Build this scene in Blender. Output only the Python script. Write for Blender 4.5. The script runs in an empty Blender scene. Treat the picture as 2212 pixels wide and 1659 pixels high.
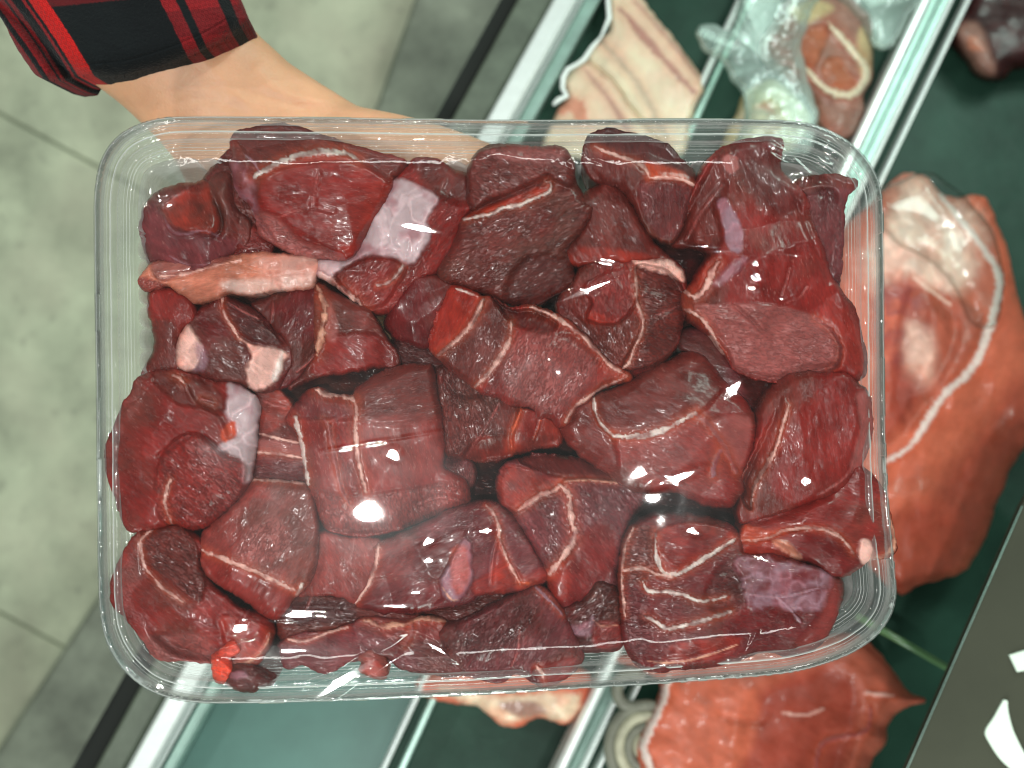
import bpy, math
import numpy as np
from mathutils import Vector
S = bpy.context.scene

# ------------------------------------------------------------------ camera
# A hand-held phone looking straight down: at distance d the frame is d metres wide.
CAMZ = 1.40
DT = 0.32                      # distance camera -> tray rim
cam = bpy.data.cameras.new("camera"); cam_o = bpy.data.objects.new("camera", cam)
S.collection.objects.link(cam_o); S.camera = cam_o
cam_o.location = (0, 0, CAMZ); cam.lens = 36; cam.sensor_width = 36
cam.clip_start = 0.01; cam.clip_end = 50
cam.dof.use_dof = True; cam.dof.focus_distance = 0.318; cam.dof.aperture_fstop = 11
S.view_settings.view_transform = 'Standard'; S.view_settings.look = 'None'
S.view_settings.exposure = 0.0; S.cycles.filter_width = 1.1; S.view_settings.gamma = 1

# ------------------------------------------------------------------ light
w = bpy.data.worlds.new("World"); S.world = w; w.use_nodes = True
wn = w.node_tree; bg = wn.nodes["Background"]
bg.inputs[0].default_value = (0.84, 1.0, 0.93, 1); bg.inputs[1].default_value = 0.20

PW = 2212.0; PH = 1659.0
def W(px, py, d):
    return ((px - PW/2)/PW*d, (PH/2 - py)/PW*d, CAMZ - d)

def lamp(name, loc, r, watt, col=(1, .97, .92), tgt=(0, 0, CAMZ-DT)):
    l = bpy.data.lights.new(name, 'AREA'); l.shape = 'DISK'; l.size = 2*r
    l.energy = watt; l.color = col
    o = bpy.data.objects.new(name, l); S.collection.objects.link(o)
    o.location = loc
    o.rotation_euler = (Vector(tgt) - Vector(loc)).to_track_quat('-Z', 'Y').to_euler()
    return o
ZR = CAMZ - DT
LAMPS = [(-0.205, -0.185, ZR+1.18), (0.215, -0.165, ZR+1.20), (-0.95, 0.55, ZR+1.25), (0.75, 0.85, ZR+1.3), (-0.35, -0.95, ZR+1.1)]
LW = [6.0, 2.0, 4.2, 5.0, 5.0]
LR = [0.021, 0.012, 0.03, 0.03, 0.03]
for i, L in enumerate(LAMPS):
    lamp("ceiling_spot", L, LR[i], LW[i], (1, .985, .95))
def strip(name, loc, lx_, ly_, watt, rot=0):
    l = bpy.data.lights.new(name, 'AREA'); l.shape = 'RECTANGLE'; l.size = lx_; l.size_y = ly_; l.energy = watt; l.color = (1, 1, .96)
    o = bpy.data.objects.new(name, l); S.collection.objects.link(o); o.location = loc; o.rotation_euler = (0, 0, rot)
# two long ceiling tubes: they draw the long bright lines on the tray rim
strip("ceiling_tube", (0.1, -1.35, ZR+1.35), 1.5, .05, 5.5)
strip("ceiling_tube", (-0.3, 1.25, ZR+1.35), 1.5, .05, 5.5)
# mint fill lamps added above the counter to brighten its rails
lamp("counter_fill", (0.55, 0.75, 1.35), 0.16, 4.2, (.78, 1, .9), (0.05, 0.0, 0.75))
lamp("counter_fill", (-0.05, -0.75, 1.2), 0.10, 2.6, (.85, 1, .93), (0.0, -0.15, 0.8))

# ------------------------------------------------------------------ numpy helpers
def lin(c):
    c = np.asarray(c, float)/255.0
    return np.where(c <= .04045, c/12.92, ((c+.055)/1.055)**2.4)
def vn(x, y, seed=0):
    ix = np.floor(x).astype(np.int64); iy = np.floor(y).astype(np.int64)
    fx = x-ix; fy = y-iy
    ux = fx*fx*fx*(fx*(fx*6-15)+10); uy = fy*fy*fy*(fy*(fy*6-15)+10)
    def h(a, b):
        n = (a*374761393 + b*668265263 + seed*1442695041) & 0xffffffff
        n = ((n ^ (n >> 13))*1274126177) & 0xffffffff
        n = (n ^ (n >> 16)) & 0xffffffff
        return n/4294967295.0
    a = h(ix, iy); b = h(ix+1, iy); c = h(ix, iy+1); d = h(ix+1, iy+1)
    return (a*(1-ux)+b*ux)*(1-uy)+(c*(1-ux)+d*ux)*uy
def fbm(x, y, s, o=3, seed=0):
    r = 0; a = 1; t = 0
    for k in range(o):
        r = r+a*vn(x/s*(2**k)+17.3*k, y/s*(2**k)-9.1*k, seed+k*13); t += a; a *= .5
    return r/t*2-1
def ridge(x, y, s, o=3, seed=0):
    r = 0; a = 1; t = 0
    wx = (vn(x/s*1.3, y/s*1.3, seed+401)-.5)*s*.9; wy = (vn(x/s*1.3+9, y/s*1.3, seed+402)-.5)*s*.9
    x = x+wx; y = y+wy
    for k in range(o):
        c_, s_ = math.cos(.6+1.1*k), math.sin(.6+1.1*k); u = x*c_-y*s_; v = x*s_+y*c_
        r = r+a*(1-np.abs(2*vn(u/s*(2**k)+7*k, v/s*(2**k), seed+k*7)-1)); t += a; a *= .5
    return r/t
def sst(x):
    x = np.clip(x, 0, 1); return x*x*(3-2*x)
def catmull(P, closed=True, step=5.0, k=0.5):
    P = np.asarray(P, float); n = len(P); out = []
    rng = range(n) if closed else range(n-1)
    for i in rng:
        if closed: p0, p1, p2, p3 = P[i-1], P[i], P[(i+1) % n], P[(i+2) % n]
        else: p0, p1, p2, p3 = P[max(i-1, 0)], P[i], P[i+1], P[min(i+2, n-1)]
        L = np.hypot(*(p2-p1)); m = max(1, int(L/step))
        t = (np.arange(m)/m)[:, None]
        m1 = (p2-p0)*k; m2 = (p3-p1)*k
        # limit the tangents so that short spans do not overshoot
        for mm in (m1, m2):
            l = np.hypot(*mm)
            if l > 1.0*L: mm *= L/l
        out.append((2*t**3-3*t**2+1)*p1+(t**3-2*t**2+t)*m1+(-2*t**3+3*t**2)*p2+(t**3-t**2)*m2)
    if not closed: out.append(P[-1:])
    return np.concatenate(out)
def segdist(X, Y, P, closed):
    """distance to polyline, nearest point, arc fraction"""
    A = P if closed else P[:-1]; B = np.roll(P, -1, 0) if closed else P[1:]
    N = X.size; x = X.ravel().astype(np.float32); y = Y.ravel().astype(np.float32)
    D = np.empty(N, np.float32); NX = np.empty(N, np.float32); NY = np.empty(N, np.float32); FR = np.empty(N, np.float32)
    dx = (B-A)[:, 0].astype(np.float32); dy = (B-A)[:, 1].astype(np.float32); l2 = dx*dx+dy*dy+1e-9
    ax = A[:, 0].astype(np.float32); ay = A[:, 1].astype(np.float32)
    ch = max(1, int(3e6/len(A)))
    for s in range(0, N, ch):
        e = min(N, s+ch); xx = x[s:e, None]; yy = y[s:e, None]
        t = np.clip(((xx-ax)*dx+(yy-ay)*dy)/l2, 0, 1)
        qx = ax+t*dx; qy = ay+t*dy
        d2 = (xx-qx)**2+(yy-qy)**2; j = d2.argmin(1); r = np.arange(e-s)
        D[s:e] = np.sqrt(d2[r, j]); NX[s:e] = qx[r, j]; NY[s:e] = qy[r, j]; FR[s:e] = (j+t[r, j])/len(A)
    sh = X.shape
    return D.reshape(sh), NX.reshape(sh), NY.reshape(sh), FR.reshape(sh)
def inside(X, Y, P):
    c = np.zeros(X.shape, bool); n = len(P)
    for i in range(n):
        x1, y1 = P[i]; x2, y2 = P[(i+1) % n]
        if y1 == y2: continue
        m = ((y1 > Y) != (y2 > Y)) & (X < (x2-x1)*(Y-y1)/(y2-y1)+x1)
        c ^= m
    return c
def sdf(X, Y, P):
    d, nx, ny, _ = segdist(X, Y, P, True)
    return np.where(inside(X, Y, P), d, -d), nx, ny

# ------------------------------------------------------------------ object helpers
def tag(o, label=None, cat=None, group=None, kind=None):
    if label: o['label'] = label
    if cat: o['category'] = cat
    if group: o['group'] = group
    if kind: o['kind'] = kind
    return o
def link(name, me, parent=None, mat=None):
    o = bpy.data.objects.new(name, me); S.collection.objects.link(o)
    if parent: o.parent = parent
    if mat: me.materials.append(mat)
    return o
def empty(name, loc=(0, 0, 0)):
    o = bpy.data.objects.new(name, None); S.collection.objects.link(o); o.location = loc
    return o
def mesh_np(name, V, F, smooth=True):
    """V Nx3, F list/array of quads (Mx4) and optionally tris via -1"""
    me = bpy.data.meshes.new(name)
    F = np.asarray(F, np.int64)
    tri = (F[:, 3] < 0) if F.shape[1] == 4 else np.ones(len(F), bool)
    tot = np.where(tri, 3, 4); start = np.concatenate([[0], np.cumsum(tot)[:-1]])
    flat = F.ravel()[F.ravel() >= 0]
    me.vertices.add(len(V)); me.vertices.foreach_set('co', np.asarray(V, np.float32).ravel())
    me.loops.add(len(flat)); me.loops.foreach_set('vertex_index', flat.astype(np.int32))
    me.polygons.add(len(F)); me.polygons.foreach_set('loop_start', start.astype(np.int32))
    me.polygons.foreach_set('loop_total', tot.astype(np.int32))
    me.polygons.foreach_set('use_smooth', np.full(len(F), smooth))
    me.update(calc_edges=True); me.validate()
    return me
def attr(me, name, C):
    a = me.attributes.new(name, 'FLOAT_COLOR', 'POINT')
    if C.shape[1] == 3: C = np.c_[C, np.ones(len(C))]
    a.data.foreach_set('color', C.astype(np.float32).ravel())
def attr2(me, name, C):
    a = me.attributes.new(name, 'FLOAT_VECTOR', 'POINT')
    a.data.foreach_set('vector', C.astype(np.float32).ravel())

# ------------------------------------------------------------------ materials
def mat(name):
    m = bpy.data.materials.new(name); m.use_nodes = True
    nt = m.node_tree; b = nt.nodes["Principled BSDF"]
    return m, nt, b
def N(nt, typ, **k):
    n = nt.nodes.new(typ)
    for a, v in k.items():
        if a.startswith('i_'):
            key = a[2:]; n.inputs[int(key) if key.isdigit() else key.replace('_', ' ')].default_value = v
        else: setattr(n, a, v)
    return n
def simple(name, col, rough=.5, metal=0, spec=.5, noise=0.0, nscale=60, bump=0.0, bscale=200, bdist=.001, coat=0, stretch=None):
    m, nt, b = mat(name); L = nt.links
    b.inputs['Roughness'].default_value = rough; b.inputs['Metallic'].default_value = metal
    b.inputs['Specular IOR Level'].default_value = spec; b.inputs['Coat Weight'].default_value = coat
    tc = N(nt, 'ShaderNodeTexCoord')
    src = tc.outputs['Object']
    if stretch:
        mp = N(nt, 'ShaderNodeMapping'); mp.inputs['Rotation'].default_value = (0, 0, stretch[0]); mp.inputs['Scale'].default_value = (stretch[1], stretch[2], 1)
        L.new(src, mp.inputs[0]); src = mp.outputs[0]
    if noise:
        n1 = N(nt, 'ShaderNodeTexNoise', i_Scale=nscale, i_Detail=6, i_Roughness=.62); L.new(src, n1.inputs['Vector'])
        rp = N(nt, 'ShaderNodeMapRange', i_From_Min=.25, i_From_Max=.75, i_To_Min=1-noise, i_To_Max=1+noise); L.new(n1.outputs[0], rp.inputs[0])
        mx = N(nt, 'ShaderNodeVectorMath', operation='SCALE'); mx.inputs[0].default_value = col[:3]
        L.new(rp.outputs[0], mx.inputs['Scale']); L.new(mx.outputs[0], b.inputs['Base Color'])
    else: b.inputs['Base Color'].default_value = (*col[:3], 1)
    if bump:
        n2 = N(nt, 'ShaderNodeTexNoise', i_Scale=bscale, i_Detail=5); L.new(src, n2.inputs['Vector'])
        bp = N(nt, 'ShaderNodeBump', i_Strength=bump, i_Distance=bdist); L.new(n2.outputs[0], bp.inputs['Height']); L.new(bp.outputs[0], b.inputs['Normal'])
    return m

def meat_material(name, wet=1.0, grainmul=1.0, sss=.25, mott=1.0):
    m, nt, b = mat(name); L = nt.links
    ca = N(nt, 'ShaderNodeAttribute', attribute_name='Col'); sa = N(nt, 'ShaderNodeAttribute', attribute_name='Surf')
    fa = N(nt, 'ShaderNodeAttribute', attribute_name='Fib')           # millimetres, x across the grain, y along it
    sp = N(nt, 'ShaderNodeSeparateColor'); L.new(sa.outputs['Color'], sp.inputs[0])
    def mapped(sx, sy):
        mp = N(nt, 'ShaderNodeMapping'); mp.inputs['Scale'].default_value = (sx, sy, 1); L.new(fa.outputs['Vector'], mp.inputs[0]); return mp.outputs[0]
    # grain: fibres, a fine pebble where the cut is across the fibres
    n1 = N(nt, 'ShaderNodeTexNoise', i_Scale=1.0, i_Detail=4, i_Roughness=.6); L.new(mapped(1.5, .42), n1.inputs['Vector'])
    n2 = N(nt, 'ShaderNodeTexVoronoi', i_Scale=1.0, feature='SMOOTH_F1'); L.new(mapped(1.25, .8), n2.inputs['Vector'])
    n3 = N(nt, 'ShaderNodeTexNoise', i_Scale=1.0, i_Detail=6, i_Roughness=.55); L.new(mapped(.16, .09), n3.inputs['Vector'])
    # height
    gm = N(nt, 'ShaderNodeMath', operation='MULTIPLY'); L.new(n1.outputs[0], gm.inputs[0]); gm.inputs[1].default_value = 1.0
    g2 = N(nt, 'ShaderNodeMath', operation='MULTIPLY'); L.new(n2.outputs['Distance'], g2.inputs[0]); L.new(sp.outputs[0], g2.inputs[1])
    ga = N(nt, 'ShaderNodeMath', operation='ADD'); L.new(gm.outputs[0], ga.inputs[0]); L.new(g2.outputs[0], ga.inputs[1])
    st = N(nt, 'ShaderNodeMath', operation='MULTIPLY_ADD'); L.new(sp.outputs[0], st.inputs[0]); st.inputs[1].default_value = .55*grainmul; st.inputs[2].default_value = .10
    bp = N(nt, 'ShaderNodeBump', i_Distance=.00034); L.new(ga.outputs[0], bp.inputs['Height']); L.new(st.outputs[0], bp.inputs['Strength'])
    L.new(bp.outputs[0], b.inputs['Normal'])
    # colour: broad mottling, fine mottling, thin pale fibres
    r1 = N(nt, 'ShaderNodeMapRange', i_From_Min=.3, i_From_Max=.7, i_To_Min=1-.30*mott, i_To_Max=1+.30*mott); L.new(n3.outputs[0], r1.inputs[0])
    r2 = N(nt, 'ShaderNodeMapRange', i_From_Min=.3, i_From_Max=.7, i_To_Min=1-.2*mott, i_To_Max=1+.2*mott); L.new(n1.outputs[0], r2.inputs[0])
    mu = N(nt, 'ShaderNodeMath', operation='MULTIPLY'); L.new(r1.outputs[0], mu.inputs[0]); L.new(r2.outputs[0], mu.inputs[1])
    # less mottling on fat
    fm = N(nt, 'ShaderNodeMix', data_type='FLOAT'); L.new(sp.outputs[1], fm.inputs[0]); L.new(mu.outputs[0], fm.inputs[2]); fm.inputs[3].default_value = 1.0
    cs = N(nt, 'ShaderNodeVectorMath', operation='SCALE'); L.new(ca.outputs['Color'], cs.inputs[0]); L.new(fm.outputs[0], cs.inputs['Scale'])
    wv = N(nt, 'ShaderNodeTexNoise', i_Scale=1.0, i_Detail=5, i_Roughness=.6, i_Distortion=.6); L.new(mapped(.75, .34), wv.inputs['Vector'])
    s5 = N(nt, 'ShaderNodeMath', operation='SUBTRACT'); L.new(wv.outputs[0], s5.inputs[0]); s5.inputs[1].default_value = .5
    ab = N(nt, 'ShaderNodeMath', operation='ABSOLUTE'); L.new(s5.outputs[0], ab.inputs[0])
    cr = N(nt, 'ShaderNodeMapRange', i_From_Min=0.0, i_From_Max=.045, i_To_Min=1, i_To_Max=0); L.new(ab.outputs[0], cr.inputs[0])
    cg = N(nt, 'ShaderNodeMath', operation='MULTIPLY'); L.new(cr.outputs[0], cg.inputs[0]); L.new(sp.outputs[0], cg.inputs[1])
    hs = N(nt, 'ShaderNodeMath', operation='MULTIPLY_ADD'); L.new(cg.outputs[0], hs.inputs[0]); hs.inputs[1].default_value = -1.1; L.new(ga.outputs[0], hs.inputs[2]); L.new(hs.outputs[0], bp.inputs['Height'])
    cd = N(nt, 'ShaderNodeMapRange', i_From_Min=0, i_From_Max=1, i_To_Min=1, i_To_Max=.62); L.new(cg.outputs[0], cd.inputs[0])
    cs0 = cs; cs = N(nt, 'ShaderNodeVectorMath', operation='SCALE'); L.new(cs0.outputs[0], cs.inputs[0]); L.new(cd.outputs[0], cs.inputs['Scale'])
    n4 = N(nt, 'ShaderNodeTexNoise', i_Scale=1.0, i_Detail=2, i_Roughness=.5); L.new(mapped(1.9, .5), n4.inputs['Vector'])
    n5 = N(nt, 'ShaderNodeTexNoise', i_Scale=1.0, i_Detail=2); L.new(mapped(.1, .1), n5.inputs['Vector'])
    r5 = N(nt, 'ShaderNodeMapRange', i_From_Min=.42, i_From_Max=.62, i_To_Min=.04, i_To_Max=-.02); L.new(n5.outputs[0], r5.inputs[0])
    ad = N(nt, 'ShaderNodeMath', operation='SUBTRACT'); L.new(n4.outputs[0], ad.inputs[0]); L.new(r5.outputs[0], ad.inputs[1])
    r4 = N(nt, 'ShaderNodeMapRange', i_From_Min=.63, i_From_Max=.72, i_To_Min=0, i_To_Max=.26); L.new(ad.outputs[0], r4.inputs[0])
    mc = N(nt, 'ShaderNodeMix', data_type='RGBA'); L.new(r4.outputs[0], mc.inputs[0]); L.new(cs.outputs[0], mc.inputs[6]); mc.inputs[7].default_value = (.45, .2, .17, 1)
    L.new(mc.outputs[2], b.inputs['Base Color'])
    rr = N(nt, 'ShaderNodeMapRange', i_From_Min=.3, i_From_Max=.7, i_To_Min=.20/wet, i_To_Max=.42/wet); L.new(n3.outputs[0], rr.inputs[0])
    L.new(rr.outputs[0], b.inputs['Roughness'])
    b.inputs['Specular IOR Level'].default_value = .32*wet
    b.inputs['Subsurface Weight'].default_value = sss
    b.inputs['Subsurface Radius'].default_value = (1.0, .22, .14); b.inputs['Subsurface Scale'].default_value = .0022
    b.inputs['Coat Weight'].default_value = .15*wet; b.inputs['Coat Roughness'].default_value = .12
    return m
M_MEAT = meat_material('raw_meat')
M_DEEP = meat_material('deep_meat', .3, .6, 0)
M_FAT = meat_material('white_fat', .8, .5, .3)
M_FAR = meat_material('display_meat', .8, .45, .2, .45)

def film_material(name, tint=(.96, .97, .965), base=.035, rough=.035, halo=.012, wr=0.0, wscale=300, edge=.55, milk=0.0):
    """thin clear plastic: light passes straight through, Fresnel mirror on top"""
    m, nt, b = mat(name); L = nt.links; nt.nodes.remove(b)
    out = nt.nodes['Material Output']
    tr = N(nt, 'ShaderNodeBsdfTransparent'); gl = N(nt, 'ShaderNodeBsdfGlossy', i_Roughness=rough)
    g2 = N(nt, 'ShaderNodeBsdfGlossy', i_Roughness=.24)
    lw = N(nt, 'ShaderNodeLayerWeight', i_Blend=.5)
    # absorption gets stronger when the sheet is seen edge-on
    pw = N(nt, 'ShaderNodeMath', operation='POWER'); L.new(lw.outputs['Facing'], pw.inputs[0]); pw.inputs[1].default_value = 1.6
    tm = N(nt, 'ShaderNodeMix', data_type='RGBA'); L.new(pw.outputs[0], tm.inputs[0]); tm.inputs[6].default_value = (*tint, 1)
    tm.inputs[7].default_value = (tint[0]*(1-edge), tint[1]*(1-edge*.9), tint[2]*(1-edge*.92), 1); L.new(tm.outputs[2], tr.inputs[0])
    fr = N(nt, 'ShaderNodeMath', operation='POWER'); L.new(lw.outputs['Facing'], fr.inputs[0]); fr.inputs[1].default_value = 4.0
    fa = N(nt, 'ShaderNodeMath', operation='MULTIPLY_ADD'); L.new(fr.outputs[0], fa.inputs[0]); fa.inputs[1].default_value = .8; fa.inputs[2].default_value = base
    mx = N(nt, 'ShaderNodeMixShader'); L.new(fa.outputs[0], mx.inputs[0]); L.new(tr.outputs[0], mx.inputs[1]); L.new(gl.outputs[0], mx.inputs[2])
    m2 = N(nt, 'ShaderNodeMixShader'); m2.inputs[0].default_value = halo; L.new(mx.outputs[0], m2.inputs[1]); L.new(g2.outputs[0], m2.inputs[2])
    if milk:
        df = N(nt, 'ShaderNodeBsdfDiffuse'); df.inputs[0].default_value = (.86, .90, .87, 1)
        mk = N(nt, 'ShaderNodeMath', operation='MULTIPLY'); L.new(pw.outputs[0], mk.inputs[0]); mk.inputs[1].default_value = milk
        mk2 = N(nt, 'ShaderNodeMath', operation='ADD', use_clamp=True); L.new(mk.outputs[0], mk2.inputs[0]); mk2.inputs[1].default_value = milk*.045
        m3 = N(nt, 'ShaderNodeMixShader'); L.new(mk2.outputs[0], m3.inputs[0]); L.new(m2.outputs[0], m3.inputs[1]); L.new(df.outputs[0], m3.inputs[2]); m2 = m3
    L.new(m2.outputs[0], out.inputs[0])
    if wr:
        tc = N(nt, 'ShaderNodeTexCoord')
        n2 = N(nt, 'ShaderNodeTexNoise', i_Scale=wscale, i_Detail=3); L.new(tc.outputs['Object'], n2.inputs['Vector'])
        bp = N(nt, 'ShaderNodeBump', i_Strength=wr, i_Distance=.0006); L.new(n2.outputs[0], bp.inputs['Height'])
        for g in (gl, g2, lw): L.new(bp.outputs[0], g.inputs['Normal'])
    return m

# ------------------------------------------------------------------ relief builder
COL = dict(red=(140, 44, 40), brown=(112, 48, 42), dark=(84, 32, 30), deep=(42, 12, 12), purple=(122, 62, 70), bright=(178, 58, 40),  # deep: shade of gaps and far corner put into a near-black colour
           pink=(150, 72, 68), fat=(230, 178, 166), white=(232, 214, 206), lilac=(154, 116, 128), silver=(192, 166, 170), orange=(196, 84, 50),
           tan=(216, 156, 132), wine=(110, 24, 28), rose=(158, 88, 84), curd=(240, 90, 62))
FATNESS = dict(fat=1, white=1, silver=1, tan=1, lilac=.75, rose=.4, curd=.6)
MD = np.array([.74, .49, .44]); MB = np.array([.82, .56, .48])
ZMAX = []       # (px, py, height above rim in mm) of every piece in the tray, for the cling film
def relief(name, poly, depth, mm, top=0.0, base='red', R=26, D=5.0, bulge=2.0, lo=1.0, mid=.30, fine=.10, ang=20, grain=.45, tilt=(0, 0),
           areas=(), seams=(), step=2.7, jit=(3.0, 1.2), seed=1, material=None, thick=16.0, shrink=.8, toward=None, sink=.3, collect=False,
           colfn=None, hfn=None, facet=1.0, partmats=True, k=.5, uvar=.12):
    """a solid lump: its upper side is a height field inside the outline, its flanks and underside are closed below."""
    P = catmull(poly, True, 5.0, k)
    if jit[0]:
        nn = np.roll(P, -1, 0)-np.roll(P, 1, 0); nn = np.c_[nn[:, 1], -nn[:, 0]]/(np.hypot(nn[:, 0], nn[:, 1])[:, None]+1e-6)
        j = fbm(P[:, 0], P[:, 1], 34, 2, seed)*jit[0]+fbm(P[:, 0], P[:, 1], 9, 2, seed+5)*jit[1]
        if collect:      # neighbours press into each other; ragged knife cut edges
            j = j+5.0+np.maximum(0, ridge(P[:, 0], P[:, 1], 15, 2, seed+8)-.55)*7
        # outline normals point outwards
        ar_ = np.sum(P[:, 0]*np.roll(P[:, 1], -1)-np.roll(P[:, 0], -1)*P[:, 1]); nn = nn*np.sign(ar_)
        P = P+nn*j[:, None]
    x0, y0 = P.min(0)-step*2; x1, y1 = P.max(0)+step*2
    xs = np.arange(x0, x1+step, step); ys = np.arange(y0, y1+step, step)
    X, Y = np.meshgrid(xs, ys); sd, nx, ny = sdf(X, Y, P)
    snap = sd < .42*step
    okv = sd > -1.0*step
    cell = okv[:-1, :-1] & okv[1:, :-1] & okv[:-1, 1:] & okv[1:, 1:]
    cin = (np.maximum.reduce([sd[:-1, :-1], sd[1:, :-1], sd[:-1, 1:], sd[1:, 1:]]) > .42*step); cell &= cin
    X = np.where(snap, nx, X); Y = np.where(snap, ny, Y); sd = np.where(snap, 0, sd)
    idx = -np.ones(X.shape, np.int64)
    used = np.zeros(X.shape, bool)
    for a, b_ in ((0, 0), (1, 0), (0, 1), (1, 1)):
        used[a:used.shape[0]-1+a, b_:used.shape[1]-1+b_] |= cell
    idx[used] = np.arange(used.sum())
    x = X[used]; y = Y[used]; s = sd[used]
    ii, jj = np.nonzero(cell)
    F = np.c_[idx[ii, jj], idx[ii+1, jj], idx[ii+1, jj+1], idx[ii, jj+1]]   # y runs down the picture, so this order faces up
    msd = max(s.max(), 1)
    # --- relief in millimetres
    # the shoulder: tight and steep along some stretches of the outline, broad and rounded along others
    if collect:
        Rv = R*(.30+.75*vn(x/70, y/70, seed+90)); Dv = D*.62
    else: Rv = R; Dv = D
    e = 1-np.clip(s/Rv, 0, 1)
    h = top+Dv*(np.sqrt(np.clip(1-e*e, 0, 1))-1)
    h += bulge*(.55 if collect else 1)*(np.clip(s/msd, 0, 1)**.8-.5)
    cx, cy = x.mean(), y.mean()
    if collect and facet:       # knife cuts: a flat top broken by a few slanting planes that meet in ridges
        rg = np.random.default_rng(seed); tt = rg.uniform(-1.3, 1.3, 2); pl = (tt[0]*(x-cx)+tt[1]*(y-cy))/100
        a0 = rg.uniform(0, 6.28); nf = rg.integers(3, 6)
        for q_ in range(nf):
            a1 = a0+q_*6.283/nf+rg.uniform(-.4, .4); sl_ = rg.uniform(2.5, 6.5)*facet; off_ = rg.uniform(.25, .8)*msd
            bend = 7*fbm(x, y, 70, 2, seed+200+q_)
            pk = -sl_*((x-cx)*math.cos(a1)+(y-cy)*math.sin(a1)+bend-off_)/100
            dlt = np.clip(.5+.5*(pk-pl)/.28, 0, 1); pl = pk*(1-dlt)+pl*dlt-.28*dlt*(1-dlt)
        h += np.maximum(pl, -3.6)
    h += tilt[0]*(x-cx)/100+tilt[1]*(y-cy)/100
    fan = np.full(x.shape, float(ang))
    col = np.tile(lin(COL[base])*(MD if collect else 1), (len(x), 1)); gr = np.full(x.shape, float(grain)); fat = np.zeros(x.shape)
    damp = np.ones(x.shape)
    part = -np.ones(x.shape, int); parts = []
    # a hint of colour change over the lump itself
    t1 = fbm(x, y, 60, 3, seed+31)[:, None]; t2 = fbm(x, y, 34, 2, seed+37)[:, None]
    col = col*(1+t1*np.array([.22, .30, .28])*(1 if collect else .5))+np.maximum(t2, 0)*np.array([.03, .0, .0])
    if collect:
        bz = sst(np.clip(fbm(x, y, 95, 3, seed+41)*1.6+.15, 0, 1))[:, None]*.55; col = col*(1-bz)+lin((88, 46, 36))*bz
    for ar in areas:
        pp, kind = ar[0], ar[1]; dz = ar[2] if len(ar) > 2 else 0; soft = ar[3] if len(ar) > 3 else 5
        opt = ar[4] if len(ar) > 4 else {}
        Q = catmull(pp, True, 5.0, opt.get('k', .5))
        q = sdf(x, y, Q)[0]+fbm(x, y, 11, 2, seed+len(parts)+3)*opt.get('edge', 2.2)
        if FATNESS.get(kind, 0) > .5: soft = soft*1.5; q = q+fbm(x, y, 24, 3, seed+91)*5
        m = sst(q/soft+.5); c = (lin(COL[kind])*(MB if collect and kind in ('bright', 'orange') else MD if (collect and FATNESS.get(kind, 0) < .4) else 1)) if kind in COL else None
        if dz: h += dz*sst(q/max(soft, 8)+.5)
        if 'slope' in opt:
            gx, gy = opt['slope']; qx, qy = np.mean(pp, 0)
            h += m*(gx*(x-qx)+gy*(y-qy))/100
        if c is not None:
            a = opt.get('a', 1.0)*(.72 if kind == 'bright' and collect else 1)
            if kind == 'bright' and collect: a = a*np.clip(.75+.9*fbm(x, y, 30, 3, seed+95), .2, 1)
            if opt.get('veil'):       # a thin skin: streaky cover
                a = a*np.clip(.55+.9*(ridge(x, y, 26, 3, seed+3)-.55)*1.4, .15, 1)
                m2 = m*a
            else: m2 = m*a
            cc = c*(1+fbm(x, y, 18, 3, seed+9)*.18)[:, None]
            if kind in ('silver', 'lilac', 'fat', 'palefat', 'peach', 'tan', 'white'):
                v1 = np.clip((ridge(x, y*.8, 30, 4, seed+77)-.52)*3.2, 0, 1)[:, None]; v0 = (np.clip(fbm(x, y, 42, 3, seed+78)*1.3, 0, .62)*(1 if kind in ('silver', 'lilac') else .45))[:, None]
                under = lin(COL['purple'] if kind in ('silver', 'lilac') else COL['orange'])
                cc = cc*(1-v0)+under*1.6*v0; cc = cc*(.82+.30*v1)
                h += m*(v1[:, 0]-.5)*.25
            col = col*(1-m2[:, None])+cc*m2[:, None]
            fk = FATNESS.get(kind, 0); fat = fat*(1-m)+fk*m
            damp = damp*(1-m*(.75 if fk > .5 else 0))
        if 'g' in opt: gr = gr*(1-m)+opt['g']*m
        if 'ang' in opt: fan = np.where(m > .5, opt['ang'], fan)
        if opt.get('part'):
            part[m > .5] = len(parts); parts.append(opt['part'])
    for se in seams:
        pts, wd, kind = se[0], se[1], se[2]; opt = se[3] if len(se) > 3 else {}
        Q = catmull(pts, False, 5.0)
        d, _, _, fr = segdist(x, y, Q, False)
        wob = np.clip(1+.8*fbm(x, y, 22, 3, seed+50)+.3*fbm(x, y, 8, 2, seed+52), .18, 2) if collect else 1+.3*fbm(x, y, 40, 2, seed+50)
        if kind == 'crease':
            h -= opt.get('dz', 1.2)*np.exp(-(d/(wd))**2); continue
        if kind == 'ridge':
            h += opt.get('dz', 1.0)*np.exp(-(d/(wd))**2); continue
        hw = wd*.43*wob*np.clip(1.15-.5*np.abs(fr*2-1)**3, .3, 2)
        m = sst((hw-d+fbm(x, y, 6, 2, seed+60)*wd*.28)/(1.6+wd*.10)+.5)
        h += m*opt.get('dz', .35)*.7-.30*np.exp(-((d-wd*1.0)/(wd*.6+2))**2)
        c = lin(COL[kind])*(1+fbm(x, y, 9, 2, seed+61)*.12)[:, None]
        a = opt.get('a', .92)*m[:, None]*(np.clip(.72+.95*fbm(x, y, 18, 3, seed+55), .2, 1) if collect else np.ones(len(x)))[:, None]
        # the flesh takes a paler tone right beside the seam
        near = ((.32 if wd > 5 else .0)*np.exp(-(d/(wd*1.3+2))**2)*(1-m))[:, None]
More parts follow.
